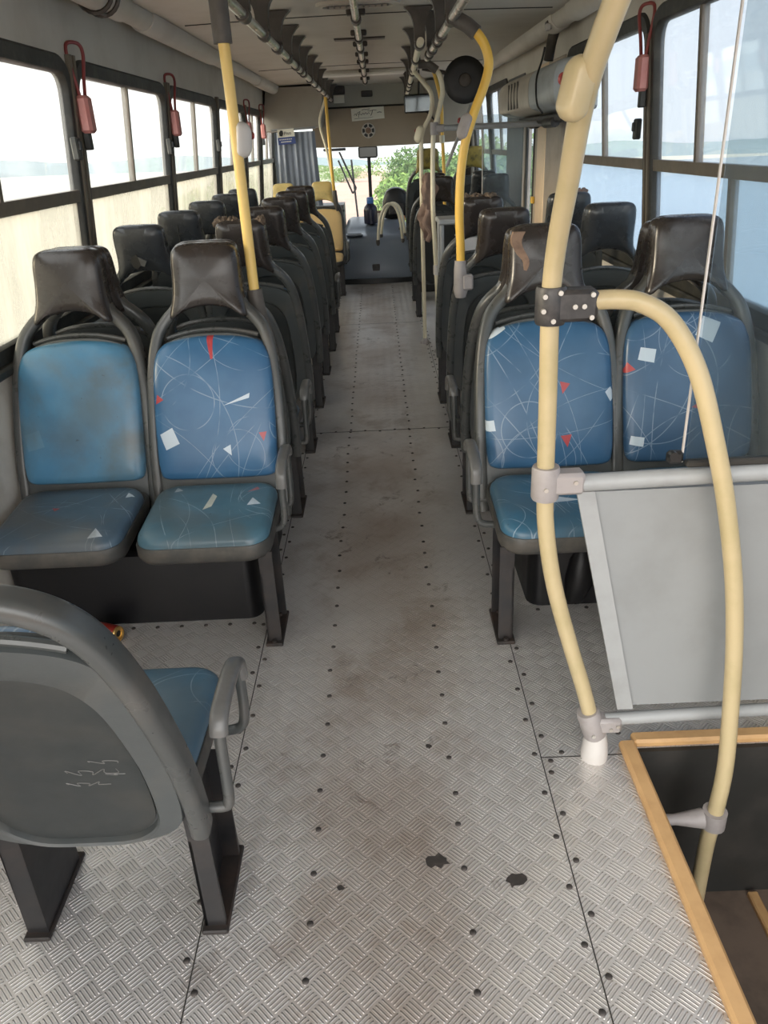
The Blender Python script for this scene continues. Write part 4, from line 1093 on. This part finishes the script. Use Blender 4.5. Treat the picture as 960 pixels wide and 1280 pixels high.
# windscreen
wn = bpy.data.objects.new('window_front', None); COL.objects.link(wn); struct(wn)
YS = 11.3
b = MB(); b.box((0,YS,1.05),(2.46,.008,1.42)); b.build('pane', M['glassfront'], wn, smooth=0)
b = MB(); b.box((-.077,YS-.03,1.05),(.045,.05,1.42),.008); b.build('centre_post', M['black'], wn)
b = MB(); b.box((0,YS,1.80),(2.6,.12,.10),.01); b.box((0,YS,.28),(2.6,.12,.22),.01); b.box((-1.25,YS,1.05),(.14,.12,1.5),.01); b.box((1.25,YS,1.05),(.14,.12,1.5),.01); b.build('surround', M['rubber'], wn)
b = MB(); b.box((0,11.0,1.88),(2.6,.66,.05)); b.build('visor_panel', M['bulkhead'], wn, smooth=0)
b = MB(); b.box((0,11.33,-.1),(2.6,.08,.7)); b.build('front_panel', M['bulkhead'], wn, smooth=0)
for sd in (-1, 1):
    b = MB(); b.box((sd*1.31,11.1,1.0),(.06,.5,2.2)); b.build('corner_post', M['rubber'], wn, smooth=0)
o = thing('inside_mirror', "driver's rear-view mirror on the windscreen post", 'mirror', (-.085,11.12,1.385))
b = MB(); b.box((0,.01,0),(.255,.04,.145),.03); b.build('case', M['black'], o)
b = MB(); b.box((0,-.012,0),(.22,.005,.115),.002); b.build('mirror_glass', M['mirror'], o, smooth=0)
b = MB(); b.cyl((0,.02,.05),(0,.12,.12),.014,10); b.build('stalk', M['black'], o)
# wipers outside the glass
for px, l in ((-.47, 'black double wiper arm outside the windscreen, behind the yellow pole'),):
    o = thing('wiper', l, 'wiper', (px,YS+.04,1.40))
    b = MB(); b.cyl((0,0,0),(.20,.01,-.46),.013,8); b.cyl((-.02,0,-.10),(.15,.01,-.52),.012,8); b.cyl((.15,.01,-.52),(.20,.01,-.46),.012,8); b.build('arm', M['black'], o)
    b = MB(); b.cyl((.155,.02,-.10),(.205,.02,-.88),.013,8); b.build('blade', M['black'], o)
    b = MB(); b.box((-.06,0,.03),(.30,.03,.035),.006); b.build('pivot_bar', M['black'], o)
# dashboard
o = thing('dashboard', 'grey instrument dashboard with a dark vent beside the engine cover', 'dashboard', (-.62,10.45,0))
b = MB(); pr = [(-.10,.0),(-.10,.50),(-.06,.74),(.02,.80),(.55,.80),(.55,0)]
b.rings([[(x, y, z) for y, z in pr] for x in (-.60,.13,.20)]); b.build('body', M['doorgrey'], o, smooth=25)
b = MB(); b.box((.10,-.105,.50),(.08,.02,.34),.006); b.build('vent', M['black'], o)
b = MB(); b.lathe([(.05,-.02),(.05,-.035),(.001,-.035)], (.0,-.05,.70), 'Y', 20); b.build('gauge', M['black'], o)
b = MB(); b.box((.16,-.07,.74),(.10,.09,.03),.008); b.build('switch_pod', M['clampblack'], o)
# steering wheel behind the curtain edge
o = thing('steering_wheel', 'black steering wheel behind the curtain at the dashboard', 'steering wheel', (-.98,10.12,.82)); o.rotation_euler = (.6,0,0)
b = MB(); b.tube([(.22*math.cos(a), 0, .22*math.sin(a)) for a in [2*PI*i/32 for i in range(32)]], .015, 8, closed=True); b.build('rim', M['black'], o)
b = MB(); b.lathe([(.06,-.03),(.06,.02),(.03,.26)], ax='Y', n=16); b.build('hub', M['black'], o)
for a in (0, 2.1, 4.2):
    b = MB(); b.cyl((0,0,0),(.21*math.sin(a),0,.21*math.cos(a)),.012,8); b.build('spoke', M['black'], o)
# curtain
o = thing('driver_curtain', 'blue-grey pleated curtain hanging behind the driver place', 'curtain', (-.90,9.85,1.665))
b = MB(); rs = []
nx = 56
for i in range(13):
    t = i/12; z = -.02 - .80*t; ring = []
    xl, xr = -.24-.02*t, .225+.035*t**1.5
    f = [(xl+(xr-xl)*j/nx, .022*math.sin(j*.82+.5*math.sin(2.2*t))*(.5+.5*t) + .012*math.sin(j*.33+1), z) for j in range(nx+1)]
    ring = f + [(x, y+.006, zz) for x, y, zz in reversed(f)]
    rs.append(ring)
b.rings(rs); b.build('cloth', M['curtain'], o, smooth=60)
b = MB(); b.cyl((-.27,0,.005),(.24,0,.015),.013,10); b.build('rod', M['greypaint'], o)
o = thing('notice_card', 'small white and blue printed notice at the curtain top', 'notice', (-1.0,9.80,1.605)); o.rotation_euler = (0,-.045,0)
b = MB(); b.box((0,0,.03),(.19,.004,.085)); b.build('white_half', M['paper'], o, smooth=0)
b = MB(); b.box((0,-.0005,-.048),(.20,.004,.075)); b.build('blue_half', M['blueprint'], o, smooth=0)
b = MB(); lo = [(-.075,.005),(-.045,.0),(-.03,.03),(-.035,.06),(-.06,.062),(-.078,.04)]
b.rings([[(x,-.003,z) for x, z in lo],[(x,-.0045,z) for x, z in lo]]); b.build('emblem', M['ink'], o, smooth=0)
tx = bpy.data.curves.new('lettering', 'FONT'); tx.body = 'Piso'; tx.size = .05; tx.extrude = .0006; tx.materials.append(M['ink'])
tob = bpy.data.objects.new('lettering', tx); tme = bpy.data.meshes.new_from_object(tob); bpy.data.objects.remove(tob)
to = link('lettering', tme, o, (-.022,-.003,.012)); to.rotation_euler = (PI/2,0,0)
for z, w in ((-.033,.075),(-.058,.06)):
    b = MB()
    for i in range(7): b.box((-w+.02*i*w/.07,-.0035,z),(.012,.002,.010))
    b.build('small_print', M['paper'], o, smooth=0)
# engine cover
e = thing('engine_cover', 'blue-grey moulded engine cover at the front end of the aisle', 'engine cover', (-.02,9.36,0))
b = MB(); rs = []
pr = [(.0,.055,.0),(.02,.18,.005),(.05,.34,.0),(.10,.44,-.004),(.20,.497,-.006),(.34,.518,-.008),(.55,.53,-.02),(.62,.56,-.03),(.75,.60,-.035),(1.5,.62,-.04)]
for y, zt, dw in pr:
    hw = .425 + dw; rr = .09; ring = [(-hw, .02), (-hw, max(.03, zt-rr))]
    for q in range(1, 6): a = PI - PI/2*q/5; ring.append((-hw+rr+rr*math.cos(a), zt-rr+rr*math.sin(a)) if zt > rr+.03 else (-hw+rr*q/5, zt))
    for q in range(0, 6): a = PI/2 - PI/2*q/5; ring.append((hw-rr+rr*math.cos(a), zt-rr+rr*math.sin(a)) if zt > rr+.03 else (hw-rr*(1-q/5), zt))
    ring.append((hw, .02))
    # bowed front plan
    rs.append([(x, y - .05*(1-(x/hw)**2)*max(0, 1-y/.4), z) for x, z in ring])
b.rings(rs, closed=False, cap=False); b.f.append(tuple(range(len(rs[0]))))
b.build('hood', M['engine'], e, smooth=45)
b = MB(); lo = [(x, -.065 + .05*(x/.44)**2) for x in [-.44+.04*i for i in range(23)]]
b.rings([[(x, y, 0) for x, y in lo] + [(.44,.9,0),(-.44,.9,0)], [(x, y+.005, .055) for x, y in lo] + [(.44,.9,.055),(-.44,.9,.055)]]); b.build('kick_base', M['black'], e, smooth=20)
b = MB(); b.box((-.02,.005,.15),(.09,.02,.12),.006); b.build('access_flap', M['clampblack'], e)
b = MB(); lo = rrect(.20,.17,.03,4,-.26,.26)
b.rings([[(x,y,.515) for x,y in lo],[(x,y,.53) for x,y in lo],[((x+.26)*.86-.26,(y-.26)*.86+.26,.53) for x,y in lo],[((x+.26)*.8-.26,(y-.26)*.8+.26,.519) for x,y in lo]], cap=False); b.build('tray_rim', M['engine'], e)
b = MB(); b.rings([[((x+.26)*.84-.26,(y-.26)*.84+.26,.512) for x,y in lo],[((x+.26)*.84-.26,(y-.26)*.84+.26,.522) for x,y in lo]]); b.build('tray_well', M['black'], e, smooth=0)
g_ = thing('grab_hoop', 'pair of tall pale hoops rising from the engine cover', 'rail', (0,9.47,.40))
for dx, dy, nm in ((0,0,0),(.038,.10,1)):
    b = MB(); p = [(-.005+dx,dy-.02,-.02),(.005+dx,dy,.15),(.035+dx,dy+.01,.31),(.09+dx,dy+.03,.42),(.155+dx,dy+.04,.45),(.22+dx,dy+.03,.40),(.265+dx,dy+.01,.25),(.285+dx,dy-.01,.0)]
    b.tube(cr(p,6), .0165, 12); b.build('hoop', M['palecream'], g_, smooth=60)
for x, y in ((-.005,-.02),(.285,-.01),(.033,.08),(.323,.09)):
    b = MB(); b.cyl((x,y,(.05 if y>.05 else -.01)),(x,y,(.12 if y>.05 else .07)),.023,12); b.build('foot_sleeve', M['sleeve'], g_)
o = thing('gear_lever', 'gear lever with orange knob beside the raised front seat', 'lever', (.30,9.9,.53))
b = MB(); b.tube(cr([(0,0,0),(.02,-.02,.06),(.0,-.03,.10)],4), .010, 8); b.lathe([(.05,0),(.045,.02),(.015,.045)], n=14); b.build('shaft', M['black'], o)
lump('knob', (0,-.03,.125), .034, M['orange'], o, 2, (1,1,1.25), 10)
o = thing('water_bottle', 'dark navy bottle with blue cap standing on the engine cover', 'bottle', (-.08,10.05,.60))
b = MB(); b.lathe([(.075,0),(.083,.01),(.083,.15),(.075,.19),(.045,.225),(.035,.235)], n=24); b.build('body', M['navy'], o)
b = MB(); b.lathe([(.040,.228),(.042,.235),(.042,.29),(.036,.30),(.001,.30)], n=20); b.build('cap', M['bluecap'], o)
o = thing('backpack', 'black rounded backpack set down at the front of the engine cover', 'bag', (.24,10.45,.61))
b = MB(); half = [(0,0),(.12,.005),(.165,.04),(.17,.14),(.155,.24),(.11,.33),(.05,.365),(0,.37)]
lo = out_loop(sym(half), 4); b.rings([[(x*k, h, .17+(z-.17)*k+.0) for x, z in lo] for k, h in ((.05,-.1),(.7,-.10),(.95,-.075),(1,-.03),(1,.04),(.95,.075),(.05,.09))]); b.build('body', M['black'], o, smooth=50)
b = MB(); b.tube(cr([(.10,-.09,.33),(.17,-.12,.25),(.18,-.11,.12),(.12,-.09,.02)],5), .013, 8); b.build('strap', M['clampblack'], o)
b = MB(); b.box((0,-.11,.12),(.19,.03,.13),.012); b.build('pocket', M['clampblack'], o)
o = thing('paper_cup', 'pale beige paper cup between bottle and backpack', 'cup', (.035,10.25,.605))
b = MB(); b.lathe([(.028,0),(.036,.10),(.039,.105),(.036,.11)], n=18); b.build('body', M['paper'], o)
b = MB(); b.lathe([(.040,.10),(.040,.112),(.032,.122),(.001,.122)], n=18); b.build('lid', M['jacket'], o)
# raised platform under the front pair
b = MB(); b.box((.86,9.25,.10),(.94,1.3,.20),.01); struct(b.build('trim_platform', M['stair']))

# ------------------------------------------------------------------ outside
TX, TY = .016, -.021
def gz(x, y): return -1.15 + TX*-x*1.0 + TY*y
def plane(name, pts, m, dz=0, thick=.3):
    b = MB(); b.rings([[(x, y, gz(x, y)+dz-thick) for x, y in pts], [(x, y, gz(x, y)+dz) for x, y in pts]]); return struct(b.build(name, m, smooth=0))
plane('ground', [(-700,-300),(700,-300),(700,900),(-700,900)], M['field'])
plane('road', [(-4.6,-40),(2.6,-40),(2.4,60),(3.0,260),(-6.0,260),(-4.6,60)], M['road'], .02, .02)
M['water'] = mat('pale lagoon water', (.30,.40,.46), .12, 0, bscale=1.5, bstr=.05)
plane('lagoon', [(3.0,-60),(470,-200),(430,640),(60,260),(14,60),(9.5,38),(4.6,12)], M['water'], .06, .02)
def ridge(name, pts, h, sd, m, base):
    r = random.Random(sd); b = MB(); rs = []
    n = 60
    for i in range(n+1):
        t = i/n; a = Vector((*pts[0],0)).lerp(Vector((*pts[1],0)), t)
        hh = h*(.55 + .25*math.sin(7*t+sd) + .16*math.sin(17*t+2*sd) + .08*math.sin(41*t)) + r.uniform(0,.06)*h
        d = (Vector((*pts[1],0))-Vector((*pts[0],0))).normalized(); nrm = Vector((-d.y, d.x, 0))
        g = base(a.x, a.y)
        rs.append([a - nrm*90 + Vector((0,0,g-3)), a - nrm*30 + Vector((0,0,g+hh*.55)), a + Vector((0,0,g+hh)), a + nrm*40 + Vector((0,0,g+hh*.5)), a + nrm*110 + Vector((0,0,g-3))])
    b.rings(rs); return struct(b.build(name, m, smooth=60))
ridge('hills', [(-420,-260),(-320,620)], 26, 3, M['hill'], gz)
ridge('hills', [(560,-260),(480,700)], 15, 5, M['hill'], gz)
ridge('hills', [(-330,700),(500,760)], 16, 8, M['hill'], gz)
def bush(x, y, w, h, label, m, n=1500, sd=1):
    r = random.Random(sd); g = gz(x, y); b = MB()
    blobs = [(r.uniform(-.5,.5)*w, r.uniform(-.5,.5)*w, r.uniform(.25,.8)*h, r.uniform(.25,.42)) for _ in range(13)]
    for i in range(int(n*5)):
        bx, by, bz, br = r.choice(blobs)
        u, v = r.uniform(-1,1), r.uniform(0,2*PI); q = math.sqrt(1-u*u)
        rad = br*(.72+.33*r.random())
        c = Vector((bx + rad*w*q*math.cos(v), by + rad*w*q*math.sin(v), bz + rad*h*.8*u))
        if c.z < .05: c.z = .05+r.random()*.2
        a1 = Vector((r.uniform(-1,1), r.uniform(-1,1), r.uniform(-.6,1))).normalized(); a2 = a1.cross(Vector((r.uniform(-1,1), r.uniform(-1,1), r.uniform(-1,1)))).normalized()
        s_ = h*r.uniform(.017,.034)
        b.add([c - a1*s_*1.3, c + a2*s_*.6, c + a1*s_*1.3, c - a2*s_*.6], [(0,1,2,3)])
    o = thing('roadside_bush', label, 'bush', (x, y, g), 0, 'bushes along the dirt road')
    b.build('foliage', m, o, smooth=0)
    s2 = MB()
    for k in range(5):
        bx, by, bz, br = blobs[k]; s2.tube([(0,0,-.1),(bx*.5,by*.5,bz*.5),(bx,by,bz)], [.07,.05,.02], 6)
    s2.build('stem', M['jacket'], o)
    return o
bush(1.75,21,2.3,2.3,'near green bush at the road edge behind the backpack', M['leaf'], 3200, 1)
bush(3.9,27,1.7,2.9,'tall green bush beyond the raised front seats', M['leaf'], 3200, 2)
bush(2.35,31,2.6,2.7,'green bush further along the road, just past the windscreen post', M['leafdark'], 2600, 3)
bush(6.2,38,3.2,3.4,'large green bush far along on the bush side of the road', M['leaf'], 2400, 4)
bush(2.7,43,3.0,3.0,'distant dark bush on the bush side of the road', M['leafdark'], 2000, 5)
bush(7.4,44,3.0,3.0,'bush set back from the road beyond the front door', M['leafdark'], 2000, 6)
bush(-7.6,40,3.4,1.9,'low green bush across the road by the curtain', M['leaf'], 1600, 7)
bush(-8.5,60,4.4,2.2,'distant low bush across the road past the wipers', M['leafdark'], 1600, 8)
bush(-5.0,125,7,2.6,'far green bush where the road bends out of sight', M['leaf'], 1600, 9)
bush(4.0,70,6,3.0,'farthest bush on the bush side of the road', M['leaf'], 1600, 10)

# ------------------------------------------------------------------ light
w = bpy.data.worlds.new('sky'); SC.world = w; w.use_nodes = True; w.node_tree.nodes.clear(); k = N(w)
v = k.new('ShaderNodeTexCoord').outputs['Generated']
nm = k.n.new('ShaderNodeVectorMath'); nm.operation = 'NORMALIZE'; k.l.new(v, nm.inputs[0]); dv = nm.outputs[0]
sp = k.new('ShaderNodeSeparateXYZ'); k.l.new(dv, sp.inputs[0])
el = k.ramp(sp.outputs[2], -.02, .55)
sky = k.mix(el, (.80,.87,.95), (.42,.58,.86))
def glow(d, p, amt, col, base):
    dd = Vector(d).normalized()
    q = k.n.new('ShaderNodeVectorMath'); q.operation = 'DOT_PRODUCT'; k.l.new(dv, q.inputs[0]); q.inputs[1].default_value = dd
    f = k.m('MULTIPLY', k.m('POWER', k.m('MAXIMUM', q.outputs['Value'], 0), p), amt)
    mx = k.n.new('ShaderNodeMix'); mx.data_type = 'RGBA'; mx.blend_type = 'ADD'; mx.inputs[0].default_value = 1
    sc_ = k.n.new('ShaderNodeVectorMath'); sc_.operation = 'SCALE'; sc_.inputs[0].default_value = col; k.l.new(f, sc_.inputs['Scale'])
    k.l.new(base, mx.inputs[6]); k.l.new(sc_.outputs[0], mx.inputs[7]); return mx.outputs[2]
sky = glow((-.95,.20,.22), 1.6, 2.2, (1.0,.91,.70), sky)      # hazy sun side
sky = glow((-.25,-.95,.30), 2.0, 4.2, (1.0,.955,.88), sky)     # extra sky glow added behind the bus to light the interior
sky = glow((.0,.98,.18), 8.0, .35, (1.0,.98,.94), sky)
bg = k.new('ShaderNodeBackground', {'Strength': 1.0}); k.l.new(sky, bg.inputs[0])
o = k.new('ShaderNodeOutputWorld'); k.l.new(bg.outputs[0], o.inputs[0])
sun = bpy.data.lights.new('sun', 'SUN'); sun.energy = 2.6; sun.angle = math.radians(14); sun.color = (1,.82,.58)
so = bpy.data.objects.new('sun', sun); COL.objects.link(so)
so.rotation_euler = Vector((.93,.10,-.24)).to_track_quat('-Z', 'Y').to_euler()

vs_ = SC.view_settings
vs_.view_transform = 'Standard'; vs_.look = 'None'; vs_.gamma = 1; vs_.use_curve_mapping = False; vs_.exposure = .25
SC.cycles.max_bounces = 10; SC.cycles.diffuse_bounces = 6; SC.cycles.transparent_max_bounces = 16
SC.cycles.sample_clamp_indirect = 6
